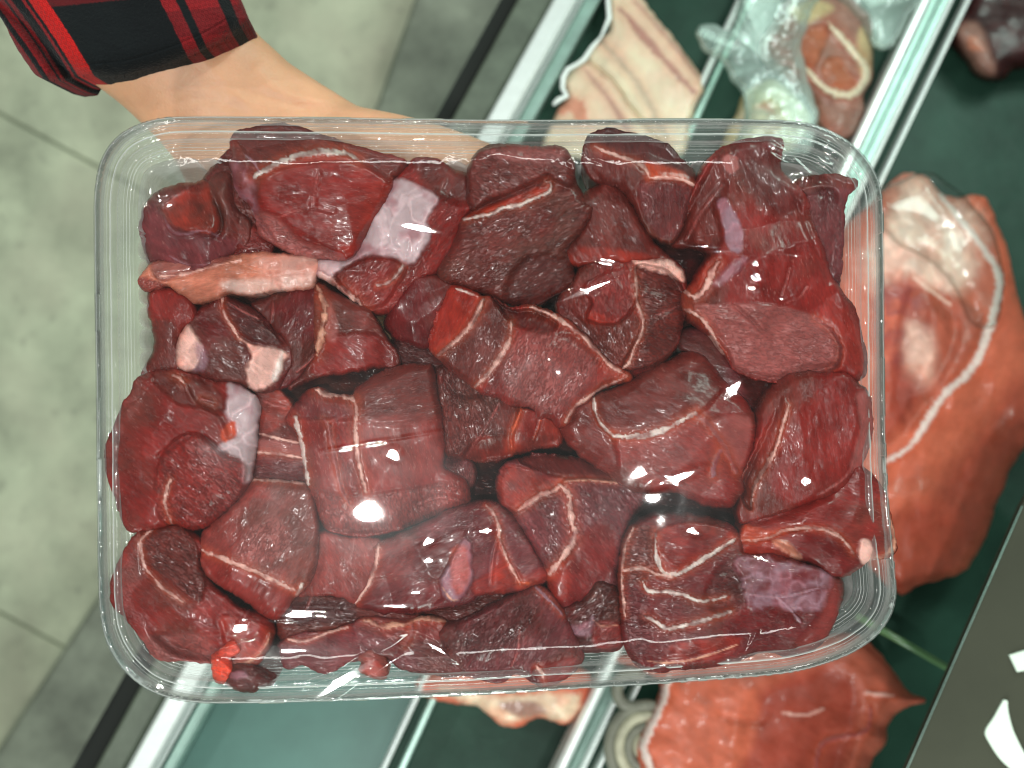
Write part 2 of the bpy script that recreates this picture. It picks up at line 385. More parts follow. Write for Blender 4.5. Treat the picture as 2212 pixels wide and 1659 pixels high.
        col = col*(1-near)+lin(COL['orange'])*near
        col = col*(1-a)+c*a
        fat = fat*(1-m)+FATNESS.get(kind, 0)*m; damp *= 1-.5*m
        if wd >= 6 and kind in ('fat', 'white', 'silver', 'tan', 'lilac'):
            part[(m > .45)] = len(parts); parts.append(opt.get('part', 'fat_seam'))
    ca, sa_ = np.cos(np.radians(fan)), np.sin(np.radians(fan))
    along = x*ca+y*sa_; across = -x*sa_+y*ca
    h += damp*(lo*fbm(x, y, 85, 2, seed+70)+mid*fbm(across, along*.45, 20, 3, seed+71)*(.4+gr)*1.6
               + fine*fbm(across, along*.35, 5.5, 2, seed+72)*(.25+1.6*gr))
    if collect and top > -8:    # chunks that reach the shelf of the rim lie on it
        sr = sdf(x, y, RIM)[0]; lift = sst((112-sr)/26); lo_ = -1.9+.9*np.clip(s/14, 0, 1)**.5
        h = h+lift*np.maximum(lo_-h, 0)
    if hfn is not None: h = hfn(x, y, s, h)
    if colfn is not None: col = colfn(x, y, s, col)
    col = np.clip(col, .004, .95)
    dd = depth(x, y)-h/1000.0
    V = np.c_[(x-PW/2)/PW*dd, (PH/2-y)/PW*dd, CAMZ-dd]
    if collect: ZMAX.append(np.c_[x, y, (DT-dd)*1000])
    # --- flanks and underside
    E = np.r_[F[:, [0, 1]], F[:, [1, 2]], F[:, [2, 3]], F[:, [3, 0]]]
    key = np.minimum(E[:, 0], E[:, 1])*len(V)+np.maximum(E[:, 0], E[:, 1])
    u, inv, cnt = np.unique(key, return_inverse=True, return_counts=True)
    BE = E[cnt[inv] == 1]
    bv = np.unique(BE); rmap = -np.ones(len(V), np.int64); rmap[bv] = np.arange(len(bv))
    cen = V.mean(0); tc = np.array(cen) if toward is None else np.array([cen[0]*(1-sink)+toward[0]*sink, cen[1]*(1-sink)+toward[1]*sink, 0])
    rings = []; n0 = len(V)
    for f, q in ((.35, .985), (.75, .5+.5*shrink), (1.0, shrink)):
        r = V[bv].copy(); r[:, :2] = tc[:2]+(r[:, :2]-tc[:2])*q if toward is not None else cen[:2]+(r[:, :2]-cen[:2])*q
        zb = CAMZ-depth(x[bv], y[bv])+(top-D-thick)/1000
        r[:, 2] = r[:, 2]*(1-f)+np.minimum(r[:, 2]-.0005, zb)*f
        rings.append(r)
    VV = np.r_[V, rings[0], rings[1], rings[2], [[tc[0], tc[1], rings[2][:, 2].mean()]]]
    nb = len(bv); a = BE[:, 0]; b2 = BE[:, 1]
    SF = [np.c_[b2, a, n0+rmap[a], n0+rmap[b2]]]
    for r in (0, 1): SF.append(np.c_[n0+r*nb+rmap[b2], n0+r*nb+rmap[a], n0+(r+1)*nb+rmap[a], n0+(r+1)*nb+rmap[b2]])
    cap = np.c_[n0+2*nb+rmap[b2], n0+2*nb+rmap[a], np.full(len(a), len(VV)-1), np.full(len(a), -1)]
    SF = np.concatenate(SF+[cap])
    def ext(A): return np.r_[A, A[bv], A[bv], A[bv], A.mean(0)[None]]
    C = ext(col); SU = ext(np.c_[gr, fat, np.zeros_like(gr)]); FB = ext(np.c_[across*mm, along*mm, np.full(x.shape, seed*3.7)])
    origin = np.array([cen[0], cen[1], VV[:, 2].min()])
    full = mesh_np(name, VV-origin, np.r_[F, SF])
    nrm = np.empty(len(VV)*3, np.float32); full.vertex_normals.foreach_get('vector', nrm); nrm = nrm.reshape(-1, 3)
    fp = part[F]; fpart = np.where((fp >= 0).sum(1) >= 2, fp.max(1), -1)
    groups = [p for p in range(len(parts)) if (fpart == p).sum() > 12]
    fpart = np.where(np.isin(fpart, groups), fpart, -1)
    def sub(nm, FF):
        vs = np.unique(FF[FF >= 0]); mp = -np.ones(len(VV)+1, np.int64); mp[vs] = np.arange(len(vs))
        G = np.where(FF >= 0, mp[FF], -1)
        me = mesh_np(nm, VV[vs]-origin, G)
        attr(me, 'Col', C[vs]); attr(me, 'Surf', SU[vs]); attr2(me, 'Fib', FB[vs])
        me.normals_split_custom_set_from_vertices([tuple(v) for v in nrm[vs]])
        return me
    mt = material or M_MEAT
    root = link(name, sub(name, np.r_[F[fpart == -1], SF]), None, mt); root.location = origin
    if groups:
        for p in groups:
            o = link(parts[p], sub(parts[p], F[fpart == p]), root, M_FAT if mt is M_MEAT else mt)
    bpy.data.meshes.remove(full)
    return root
# ================================================================== SETTING
def dcount(px, py):            # display counter: 0.60 m away at the foot of the picture, 0.72 m at the top
    return 1/(1/.72+(1/.60-1/.72)*(np.asarray(py, float)/PH))
def dflat(d): return lambda px, py: np.full(np.shape(px), float(d))
def Wc(px, py, up=0.0):
    d = float(dcount(px, py))-up; return W(px, py, d)

# --- floor of large stone tiles
DF = 1.40
m_stone = simple('concrete', (.51, .56, .40), .5, noise=.55, nscale=7, bump=.5, bscale=160, bdist=.0015)
nt = m_stone.node_tree      # darker flecks and blotches
b = nt.nodes['Principled BSDF']; src = b.inputs['Base Color'].links[0].from_socket
tc = N(nt, 'ShaderNodeTexCoord'); v = N(nt, 'ShaderNodeTexNoise', i_Scale=38, i_Detail=3); nt.links.new(tc.outputs['Object'], v.inputs['Vector'])
r = N(nt, 'ShaderNodeMapRange', i_From_Min=.60, i_From_Max=.72, i_To_Min=0, i_To_Max=.55); nt.links.new(v.outputs[0], r.inputs[0])
mx = N(nt, 'ShaderNodeMix', data_type='RGBA'); nt.links.new(r.outputs[0], mx.inputs[0]); nt.links.new(src, mx.inputs[6]); mx.inputs[7].default_value = (.28, .30, .22, 1)
v2 = N(nt, 'ShaderNodeTexNoise', i_Scale=5.5, i_Detail=4); nt.links.new(tc.outputs['Object'], v2.inputs['Vector'])
r2 = N(nt, 'ShaderNodeMapRange', i_From_Min=.45, i_From_Max=.7, i_To_Min=0, i_To_Max=.7); nt.links.new(v2.outputs[0], r2.inputs[0])
mx2 = N(nt, 'ShaderNodeMix', data_type='RGBA'); nt.links.new(r2.outputs[0], mx2.inputs[0]); nt.links.new(mx.outputs[2], mx2.inputs[6]); mx2.inputs[7].default_value = (.62, .62, .46, 1)
nt.links.new(mx2.outputs[2], b.inputs['Base Color'])
m_grout = simple('grout', (.34, .39, .28), .9, noise=.2)
def prism(name, pts, z0, z1, mt, parent=None, bev=0.0):
    """slab from a world-space outline (counter-clockwise), z0 below z1, with a small bevel on the upper edge"""
    P = np.array([p[:2] for p in pts], float); n = len(P); c = P.mean(0)
    ar = sum(P[i][0]*P[(i+1) % n][1]-P[(i+1) % n][0]*P[i][1] for i in range(n))
    if ar < 0: P = P[::-1]
    def ins(d):
        out = []
        for i in range(n):
            a = P[i]-P[i-1]; a = a/np.hypot(*a); e = P[(i+1) % n]-P[i]; e = e/np.hypot(*e)
            na = np.array([-a[1], a[0]]); ne = np.array([-e[1], e[0]]); m = na+ne; m = m/(m@m)*2
            out.append(P[i]+m*d)
        return np.array(out)
    z1 = np.broadcast_to(np.asarray(z1, float), (n,)) if np.ndim(z1) == 0 else (np.asarray(z1, float)[::-1] if ar < 0 else np.asarray(z1, float))
    z0 = z1-abs(z0) if z0 < 0 else np.full(n, z0)
    R = [np.c_[P, z0], np.c_[P, z1-bev], np.c_[ins(bev), z1]] if bev else [np.c_[P, z0], np.c_[P, z1]]
    V = np.concatenate(R); F = []
    for k in range(len(R)-1):
        for i in range(n):
            j = (i+1) % n; F.append([k*n+i, k*n+j, (k+1)*n+j, (k+1)*n+i])
    me = bpy.data.meshes.new(name)
    me.from_pydata([tuple(v) for v in V], [], [tuple(f) for f in F]+[tuple(range((len(R)-1)*n, len(R)*n)), tuple(range(n-1, -1, -1))])
    o = link(name, me, parent, mt)
    return o
floor = prism('floor', [(-4, -4), (4, -4), (4, 4), (-4, 4)], -.05, -.006, m_grout); tag(floor, kind='structure')
# tile grid: its rows run square to the counter
P0 = np.array(W(0, 245, DF)[:2]); P1 = np.array(W(340, 430, DF)[:2]); ex = (P1-P0)/np.hypot(*(P1-P0)); ey = np.array([-ex[1], ex[0]])
g = .0014; TS = .60
for i in range(-3, 1):
    for j in range(-3, 3):
        o = P0+ex*(i*TS+.50)+ey*(j*TS)
        prism('floor_tile', [o+ex*g+ey*g, o+ex*(TS-g)+ey*g, o+ex*(TS-g)+ey*(TS-g), o+ex*g+ey*(TS-g)], -.004, 0.0, m_stone, floor, .002)

# --- counter: floor shade as a dark ledge, black gap, front frame, rails, dark trays
m_shade = simple('floor_shade_grey', (.21, .235, .18), .6, noise=.6, nscale=12, bump=.3, bscale=120)
m_black = simple('black_gap', (.010, .014, .011), .8)
m_frame = simple('frame_metal', (.11, .135, .10), .5, noise=.35, nscale=40, bump=.2, bscale=300)
m_rail = simple('brushed_aluminium', (.86, .93, .90), .34, metal=.35, noise=.06, nscale=200)  # near-white base: the bright rail reflections are put into the colour
m_rail2 = simple('dull_aluminium', (.34, .50, .44), .36, metal=.55, noise=.2, nscale=90)
m_tray = simple('dark_green_tray', (.019, .054, .037), .45, spec=.15, noise=.45, nscale=14, bump=.25, bscale=30, bdist=.004)
m_teal = simple('steel_tray_sheen', (.055, .13, .11), .38, metal=.3, noise=.3, nscale=9)  # lighter teal base: reflections on the tray are put into the colour
def quadstrip(p, zup): return [Wc(*q, zup) for q in p]
DG = 1.22
shade_slab = prism('floor_shade', [W(1000, -300, DG), W(1500, -300, DG), W(700, 1900, DG), W(-190, 1900, DG), W(205, 1298, DG), W(815, 218, DG)], 0.001, CAMZ-DG, m_shade, None, .006)  # dark slab put in for the shaded floor beside the counter
tag(shade_slab, 'shaded floor built as a dark grey ledge along the foot of the display counter', 'shade_slab')
counter = empty('display_counter', Wc(700, 830)); bpy.context.view_layer.update()
tag(counter, 'green lit refrigerated meat counter with bright metal rails under the held tray', 'counter')
def child(o):
    o.parent = counter; o.matrix_parent_inverse = counter.matrix_world.inverted(); return o
def band(name, tl, tr, br, bl, up, th, mt, bev=.001):
    q = [Wc(*tl, up), Wc(*tr, up), Wc(*br, up), Wc(*bl, up)]
    o = prism(name, q, -th, [p[2] for p in q], mt, None, bev); return child(o)
band('shadow_gap', (1260, -300), (1310, -300), (60, 1900), (20, 1900), -.09, .02, m_black, 0)
def lx(a, b_, y):   # x on a line through two points
    return a[0]+(b_[0]-a[0])*(y-a[1])/(b_[1]-a[1])
def lp(a, b_, y): return (lx(a, b_, y), y)
Y0, Y1 = -260, 1900
L = dict(
  g0=((1081, 0), (167, 1659)), g1=((1117, 0), (205, 1659)), f1=((1192, 0), (271, 1659)),
  r1a=((1194, 0), (273, 1659)), r1b=((1246, 0), (331, 1659)), r1c=((1262, 0), (352, 1659)), r1d=((1296, 0), (378, 1659)),
  r2a=((1592, 0), (822, 1659)), r2b=((1607, 0), (836, 1659)), r2c=((1612, 0), (860, 1659)), r2d=((1628, 0), (878, 1659)),
  r3a=((1989, 0), (1201, 1659)), r3b=((2011, 0), (1226, 1659)), r3c=((2050, 0), (1252, 1659)), r3d=((2061, 0), (1268, 1659)), r3e=((2088, 0), (1290, 1659)), r3f=((2098, 0), (1300, 1659)))
def B(name, a, b_, up, th, mt, bev=.001):
    return band(name, lp(*L[a], Y0), lp(*L[b_], Y0), lp(*L[b_], Y1), lp(*L[a], Y1), up, th, mt, bev)
B('black_channel', 'g0', 'g1', -.045, .02, m_black, 0)
B('front_frame', 'g1', 'f1', .0, .09, m_frame, .002)
B('rail', 'r1a', 'r1b', .012, .03, m_rail, .002)
B('rail', 'r1c', 'r1d', .004, .02, m_rail2, .001)
B('rail', 'r2a', 'r2b', .012, .02, m_rail, .0015)
B('rail', 'r2c', 'r2d', .006, .012, m_rail2, .001)
B('rail', 'r3a', 'r3b', .014, .02, m_rail, .002)
B('rail', 'r3b', 'r3c', .003, .012, m_rail2, .001)
B('rail', 'r3c', 'r3d', .008, .012, m_rail, .0015)
B('rail', 'r3e', 'r3f', .008, .012, m_rail, .0015)
band('tray_panel', lp(*L['r1b'], Y0), lp(*L['r2a'], Y0), lp(*L['r2a'], 800), lp(*L['r1b'], 800), -.02, .004, m_tray, 0)
band('tray_panel', lp(*L['r1b'], 803), lp(*L['r2a'], 803), lp(*L['r2a'], Y1), lp(*L['r1b'], Y1), -.018, .004, m_teal, 0)
band('tray_panel', lp(*L['r2b'], Y0), lp(*L['r3a'], Y0), lp(*L['r3a'], Y1), lp(*L['r2b'], Y1), -.02, .004, m_tray, 0)
band('tray_panel', lp(*L['r3b'], Y0), (3600, Y0), (3600, Y1), lp(*L['r3b'], Y1), -.024, .004, m_tray, 0)
# ribs on the rails: a row of small rounded teeth
def ribs(line, wpx, pitch, up, mt, y0=-40, y1=1700):
    a, b_ = L[line]; V = []; F = []; y = y0
    while y < y1:
        x = lx(a, b_, y); s = (b_[0]-a[0])/(b_[1]-a[1])
        u = np.array([s, 1.0])*pitch*.30; v_ = np.array([1.0, -.35])*wpx*.5; n = len(V)
        for k, (su, sv) in enumerate(((-1, -1), (-1, 1), (1, 1), (1, -1))):
            V.append(Wc(x+u[0]*su+v_[0]*sv, y+u[1]*su+v_[1]*sv, up))
        for k, (su, sv) in enumerate(((-1, -1), (-1, 1), (1, 1), (1, -1))):
            V.append(Wc(x+.55*(u[0]*su)+.8*v_[0]*sv, y+.55*u[1]*su+.8*v_[1]*sv, up+.0022))
        F += [(n+i, n+4+i, n+4+(i+1) % 4, n+(i+1) % 4) for i in range(4)]+[(n+4, n+7, n+6, n+5)]
        y += pitch
    me = bpy.data.meshes.new('ribbed_strip'); me.from_pydata(V, [], [f[::-1] for f in F]); 
    o = link('ribbed_strip', me, None, mt); child(o); o['kind'] = 'stuff'
L['rr1'] = ((1256, 0), (341, 1659)); L['rr3'] = ((2031, 0), (1239, 1659))
ribs('rr1', 14, 9.5, .0125, m_rail); ribs('rr3', 20, 8.5, .0045, m_rail2)
L['rr4'] = ((2056, 0), (1260, 1659)); ribs('rr4', 9, 12, .0085, m_rail, 900)

# --- the rod and the dark price board at the lower right
def tube(name, pts, rad, mt, parent=None, seg=10, taper=None, closed=False):
    pts = [np.array(p, float) for p in pts]; V = []; F = []; n = len(pts)
    for i, p in enumerate(pts):
        t = pts[min(i+1, n-1)]-pts[max(i-1, 0)]; t /= np.linalg.norm(t)+1e-12
        a = np.cross(t, (0, 0, 1)); a = a/(np.linalg.norm(a)+1e-9) if np.linalg.norm(a) > 1e-4 else np.array([1., 0, 0]); c = np.cross(t, a)
        r_ = rad if taper is None else rad*taper[i]
        for k in range(seg):
            q = 2*math.pi*k/seg; V.append(p+a*math.cos(q)*r_+c*math.sin(q)*r_)
    for i in range(n-1):
        for k in range(seg): F.append((i*seg+k, i*seg+(k+1) % seg, (i+1)*seg+(k+1) % seg, (i+1)*seg+k))
    F += [tuple(range(seg-1, -1, -1)), tuple(range((n-1)*seg, n*seg))]
    me = bpy.data.meshes.new(name); me.from_pydata([tuple(v) for v in V], [], F); me.polygons.foreach_set('use_smooth', [True]*len(F))
    return link(name, me, parent, mt)
m_rod = simple('green_glass_edge', (.11, .22, .09), .25, spec=.6)
rod = tube('divider_rod', [Wc(1850, 1330, .03), Wc(1980, 1404, .028), Wc(2200, 1530, .026)], .0021, m_rod)
tag(rod, 'thin pale green rod lying across the dark tray beside the price board', 'rod')
m_board = simple('dark_board', (.058, .062, .043), .7, spec=.2, noise=.2, nscale=9)
m_ltr = simple('white_lettering', (.80, .93, .80), .6)
DB = .47
sg = prism('price_board', [W(2208, 1093, DB), W(2620, 420, DB), W(2950, 900, DB), W(2600, 2000, DB), W(1836, 1935, DB), W(1960, 1659, DB)], -.004, CAMZ-DB, m_board, None, .0008)
tag(sg, 'dark olive board with large white lettering at the lower right corner', 'sign')
def offc(pts): return [(1457.5+.34109*x, 1093.3+.34109*y) for x, y in pts]
l1 = catmull(offc([(2085, 1228), (2107, 1232), (2113, 1300), (2145, 1420), (2212, 1560), (2300, 1720), (2360, 1800), (2250, 1780), (2120, 1659), (2060, 1600), (2000, 1510), (1967, 1430), (2020, 1340)]), True, 6)
def flat_letter(P):
    e = DB-.0012
    V = [W(p[0], p[1], e) for p in P]; c = list(np.mean(V, 0)); n = len(V)
    me = bpy.data.meshes.new('lettering')
    V2 = V+[(a, b_, c_-.001) for a, b_, c_ in V]
    me.from_pydata(V2, [], [tuple(range(n))]+[(i, (i+1) % n, n+(i+1) % n, n+i) for i in range(n)]); me.update()
    o = link('lettering', me, sg, m_ltr); return o
be = tube('board_edge', [W(2208, 1093, DB-.0005), W(1960, 1659, DB-.0005), W(1836, 1935, DB-.0005)], .00028, m_rail2); be.parent = sg
flat_letter(l1[::-1]); flat_letter(offc([(2120, 945), (2330, 880), (2420, 1010), (2170, 1050)])[::-1])

# ================================================================== MEAT LYING IN THE COUNTER
CM = dict(mm=.28, step=4.2, material=M_FAR, jit=(5, 1.5), thick=14)
COL.update(salmon=(202, 104, 78), flesh=(172, 88, 68), palefat=(240, 200, 182), peach=(226, 214, 184), mince=(150, 112, 98), amber=(166, 100, 72), rust=(140, 50, 40), ochre=(205, 190, 140))
FATNESS.update(palefat=1, peach=1, mince=.3)
o = relief('beef_joint', [(1780, 560), (1880, 440), (1925, 395), (1960, 374), (2000, 380), (2040, 420), (2100, 422), (2135, 430), (2155, 480), (2172, 530), (2188, 590), (2204, 650), (2235, 760), (2245, 900), (2200, 985), (2180, 1025), (2150, 1095), (2130, 1150), (2112, 1195), (2080, 1232), (2030, 1255), (1985, 1262), (1940, 1285), (1850, 1180), (1800, 850)],
   dcount, top=34, base='salmon', R=60, D=26, bulge=10, lo=4, mid=.45, fine=.08, grain=.2, ang=110, seed=3, **{**CM, 'thick': 22},
   areas=[([(1870, 560), (1915, 470), (1945, 395), (1990, 380), (2060, 425), (2112, 465), (2128, 520), (2100, 590), (2060, 640), (2000, 640), (1960, 600), (1900, 640)], 'palefat', 2, 40, dict(part='fat_cap', edge=9)), ([(1960, 640), (2060, 640), (2120, 700), (2080, 790), (2010, 880), (1960, 930), (1930, 860)], 'flesh', 3, 26, dict(g=.5, ang=70)),
          ([(1890, 620), (1960, 600), (2000, 640), (2000, 760), (1960, 800), (1900, 780)], 'pink', -3, 40, dict(veil=1)),
          ([(1960, 700), (2010, 720), (2020, 800), (1985, 840), (1955, 790)], 'palefat', 2, 26, dict(a=.7)),
          ([(1900, 800), (1990, 830), (1960, 900), (1900, 950)], 'rust', -5, 40, dict(a=.6)),
          ([(1900, 1120), (2000, 1080), (2120, 930), (2200, 820), (2230, 960), (2130, 1160), (2000, 1290), (1900, 1300)], 'rust', -3, 60, dict(a=.55))],
   seams=[([(2030, 420), (2095, 500), (2150, 575), (2158, 615), (2146, 680), (2106, 787), (2037, 856), (2003, 910), (1962, 968), (1914, 996)], 15, 'white', dict(dz=1.5)),
          ([(2010, 560), (2030, 640), (2060, 700), (2040, 780), (2000, 850)], 16, 'crease', dict(dz=4)), ([(1975, 600), (2000, 620), (2055, 660)], 7, 'palefat')])
tag(o, 'big orange red meat joint with a white fat edge, right of the clear tray', 'meat joint')
o = relief('beef_slab', [(1330, 1420), (1600, 1380), (1850, 1370), (1890, 1400), (1930, 1450), (1960, 1490), (1998, 1513), (1950, 1530), (1918, 1567), (1911, 1605), (1880, 1659), (1850, 1780), (1500, 1850), (1390, 1720), (1374, 1650), (1374, 1602), (1392, 1560), (1416, 1515), (1420, 1465)],
   dcount, top=24, base='flesh', R=40, D=14, bulge=5, lo=3, mid=.4, fine=.06, grain=.2, ang=30, seed=7, **CM,
   areas=[([(1640, 1500), (1780, 1440), (1850, 1480), (1840, 1600), (1780, 1700), (1620, 1700), (1600, 1600)], 'rust', -4, 40, dict(a=.6)),
          ([(1380, 1500), (1600, 1470), (1640, 1540), (1590, 1660), (1400, 1700)], 'salmon', 1, 30, dict(a=.8))],
   seams=[([(1444, 1462), (1438, 1490), (1430, 1520), (1402, 1578), (1390, 1615), (1405, 1655), (1430, 1710)], 17, 'white', dict(dz=1.6)),
          ([(1880, 1530), (1870, 1580), (1780, 1605), (1760, 1680)], 9, 'pink'), ([(1870, 1497), (1930, 1503)], 7, 'fat'), ([(1690, 1540), (1740, 1545), (1780, 1530)], 5, 'fat'),
          ([(1560, 1545), (1590, 1556), (1640, 1560)], 8, 'crease', dict(dz=2))])
tag(o, 'wide red slab of meat with white left edge below the clear tray', 'meat slab')
o = relief('chicken_pieces', [(900, 1470), (1000, 1440), (1270, 1450), (1268, 1515), (1250, 1545), (1222, 1568), (1190, 1560), (1160, 1552), (1120, 1572), (1080, 1566), (1060, 1545), (1035, 1530), (980, 1520), (930, 1510)],
   dcount, top=14, base='salmon', R=30, D=10, seed=9, grain=.3, **CM,
   areas=[([(950, 1490), (1060, 1500), (1250, 1500), (1240, 1540), (1200, 1560), (1160, 1545), (1100, 1565), (1050, 1540)], 'peach', 1, 16, dict(a=.75, edge=6)), ([(1080, 1520), (1150, 1515), (1180, 1540), (1120, 1550)], 'mince', 0, 14)])
tag(o, 'orange poultry pieces edged with pale fat just below the tray rim', 'poultry')
# curled pale band at the left of the slab
def spiral(cx, cy, r0, r1, t0, t1, n=40):
    return [Wc(cx+math.cos(t0+(t1-t0)*i/n)*(r0+(r1-r0)*i/n), cy+math.sin(t0+(t1-t0)*i/n)*(r0+(r1-r0)*i/n)*1.15, .012) for i in range(n+1)]
m_curl = simple('pale_tripe', (.42, .40, .29), .45, noise=.25, nscale=120, bump=.3)
m_curl2 = simple('grey_tripe', (.17, .17, .13), .5, noise=.3, nscale=120, bump=.3)
cr = empty('tripe_roll', Wc(1390, 1620, 0)); tag(cr, 'rolled grey and cream tripe beside the white edged slab', 'tripe')
bpy.context.view_layer.update()
for k, (r0, mt) in enumerate(((80, m_curl2), (60, m_curl), (40, m_curl2), (20, m_curl))):
    q = tube('tripe_layer', spiral(1395, 1612, r0, r0-5, 1.2, 5.6), .0036, mt); q.parent = cr; q.matrix_parent_inverse = cr.matrix_world.inverted()
q = tube('tripe_layer', spiral(1365, 1490, 34, 30, 1.0, 5.5), .0036, m_curl2); q.parent = cr; q.matrix_parent_inverse = cr.matrix_world.inverted()

# pale slabs at the top
pe = [([(1318, -70), (1362, -70), (1385, -5), (1440, 62), (1500, 140), (1522, 185), (1500, 240), (1480, 330), (1440, 330), (1385, 262), (1322, 178), (1268, 122), (1316, 60)], 'upper', 15),
      ([(1180, 330), (1196, 250), (1222, 212), (1216, 172), (1248, 140), (1284, 116), (1338, 168), (1396, 250), (1470, 340)], 'lower', 9)]
for i, (pl, wh, tp) in enumerate(pe):
    o = relief('pork_belly', pl, dcount, top=tp, base='peach', R=16, D=8, bulge=1.5, lo=1.2, mid=.3, seed=20+i, grain=.15, ang=50, **CM,
       areas=[([(x+30, y-30) for x, y in pl], 'palefat', 0, 50, dict(a=.35, veil=1))],
       seams=[([(1340, 20), (1400, 90), (1500, 200)], 16, 'rose', dict(a=.75, dz=-1)), ([(1300, 90), (1370, 170), (1440, 300)], 14, 'mince', dict(a=.5, dz=-1)), ([(1368, 0), (1440, 80), (1510, 170)], 9, 'rose', dict(a=.6))] if i == 0 else [([(1200, 240), (1240, 225), (1260, 260)], 30, 'salmon', dict(a=.7, dz=1)), ([(1262, 150), (1320, 220), (1370, 310)], 12, 'rose', dict(a=.6, dz=-1))])
    tag(o, ['pale slab of pork belly along the upper rail, reaching the top edge', 'smaller pale pork slab with an orange tip above the tray rim'][i], 'pork belly')
m_wrap = film_material('wrap_plastic', (.97, .99, .98), .03, .08, .010, .5, 90)
m_glint = simple('glint_white', (.85, .92, .88), .3, spec=.6)
ws = tube('wrap_glint', [Wc(*p, .034) for p in ((1320, -40), (1313, 0), (1316, 40), (1298, 80), (1279, 102), (1262, 128), (1248, 138), (1226, 150), (1216, 168), (1215, 191), (1224, 208), (1206, 216), (1195, 226))], .0016, m_glint, taper=[.9, 1, 1.1, .5, 1, 1.1, .9, 1.1, 1.2, 1.0, 1.1, 1.2, .7])  # white strand put in for the highlight along the wrap
tag(ws, 'glint line of plastic wrap on the pale pork, built as a white strand', 'plastic wrap')
# lump in the knotted bag
o = relief('bagged_meat', [(1640, 110), (1662, 55), (1696, 7), (1764, -30), (1833, -10), (1877, 34), (1887, 102), (1884, 170), (1867, 205), (1863, 252), (1835, 300), (1781, 300), (1754, 240), (1696, 180)],
   dcount, top=26, base='mince', R=40, D=18, bulge=8, lo=4, mid=1.4, seed=31, grain=.6, **CM,
   areas=[([(1717, 110), (1745, 65), (1785, 52), (1786, 85), (1758, 145), (1717, 150)], 'amber', -3, 12, dict(part='lean_face')),
          ([(1781, 130), (1815, 125), (1850, 172), (1850, 190), (1815, 195), (1778, 165)], 'amber', -3, 12, dict(part='lean_face')),
          ([(1700, 20), (1760, 0), (1800, 20), (1740, 50)], 'ochre', 1, 16, dict(a=.8)), ([(1860, 60), (1885, 120), (1870, 180), (1850, 120)], 'ochre', 1, 16, dict(a=.7))],
   seams=[([(1790, 50), (1840, 110), (1872, 160), (1840, 205), (1780, 190), (1745, 150)], 14, 'peach', dict(dz=3)), ([(1720, 180), (1760, 250), (1800, 300)], 12, 'mince', dict(dz=2))])
tag(o, 'brown bone-in meat with two orange cut faces inside the clear bag', 'meat')
o = relief('poultry_piece', [(1560, 330), (1590, 245), (1610, 200), (1660, 170), (1720, 200), (1752, 262), (1700, 330)], dcount, top=22, base='ochre', R=40, D=14, bulge=5, seed=33, grain=.4, **CM,
   areas=[([(1600, 240), (1650, 225), (1690, 260), (1650, 300), (1600, 290)], 'peach', 1, 20), ([(1640, 230), (1665, 222), (1672, 245)], 'salmon', 0, 14, dict(a=.6))])
tag(o, 'cream coloured bagged poultry piece right behind the tray rim', 'poultry')
o = relief('shadowed_meat', [(2045, 70), (2075, 20), (2120, -60), (2400, -60), (2400, 120), (2260, 140), (2190, 150), (2170, 175), (2120, 168), (2080, 120)], dcount, top=8, base='deep', R=40, D=18, bulge=4, lo=3, seed=35, grain=.5, **CM,  # its shade is put into the near-black base colour
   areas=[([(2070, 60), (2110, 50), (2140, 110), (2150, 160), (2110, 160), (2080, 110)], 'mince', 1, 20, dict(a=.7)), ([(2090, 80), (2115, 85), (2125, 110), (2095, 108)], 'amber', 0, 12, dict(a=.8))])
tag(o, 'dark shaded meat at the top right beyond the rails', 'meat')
# crumpled bag
def bagh(x, y, s, h):
    return h+5*ridge(x, y*.8, 70, 4, 5)*sst(s/30)-7+3.6*ridge(x*.8+y*.5, y, 46, 3, 9)*sst(s/12)
m_bag = film_material('bag_plastic', (.92, .98, .95), .05, .2, .05)
nt = m_bag.node_tree; out = nt.nodes['Material Output']; last = out.inputs[0].links[0].from_socket
df = N(nt, 'ShaderNodeBsdfDiffuse'); df.inputs[0].default_value = (.66, .82, .75, 1)
lw = N(nt, 'ShaderNodeLayerWeight', i_Blend=.45); mp = N(nt, 'ShaderNodeMapRange', i_From_Min=.05, i_From_Max=.8, i_To_Min=.05, i_To_Max=.42); nt.links.new(lw.outputs['Facing'], mp.inputs[0])
mx = N(nt, 'ShaderNodeMixShader'); nt.links.new(mp.outputs[0], mx.inputs[0]); nt.links.new(last, mx.inputs[1]); nt.links.new(df.outputs[0], mx.inputs[2]); nt.links.new(mx.outputs[0], out.inputs[0])
bagkw = dict(mm=.28, step=3.6, material=m_bag, R=30, D=8, bulge=3, lo=0, mid=0, fine=0, jit=(6, 2), thick=.6, shrink=.97)
o = relief('plastic_bag', [(1506, 75), (1516, 52), (1542, 50), (1572, 66), (1590, 40), (1600, -20), (1680, -80), (1800, -60), (1760, 10), (1745, 60), (1735, 130), (1752, 190), (1768, 262), (1745, 330), (1600, 330), (1612, 250), (1600, 205), (1575, 165), (1550, 130), (1524, 112)], dcount, top=40, seed=41, hfn=bagh, **bagkw)
tag(o, 'crumpled pale green plastic bag gathered over the second rail', 'plastic bag')
o = relief('plastic_bag', [(1800, -60), (1900, -60), (2000, -40), (1985, 15), (1962, 45), (1935, 98), (1905, 112), (1880, 100), (1850, 50), (1815, 15)], dcount, top=28, seed=43, hfn=bagh, **bagkw)
tag(o, 'loose corner of plastic bag lying against the third rail', 'plastic bag')
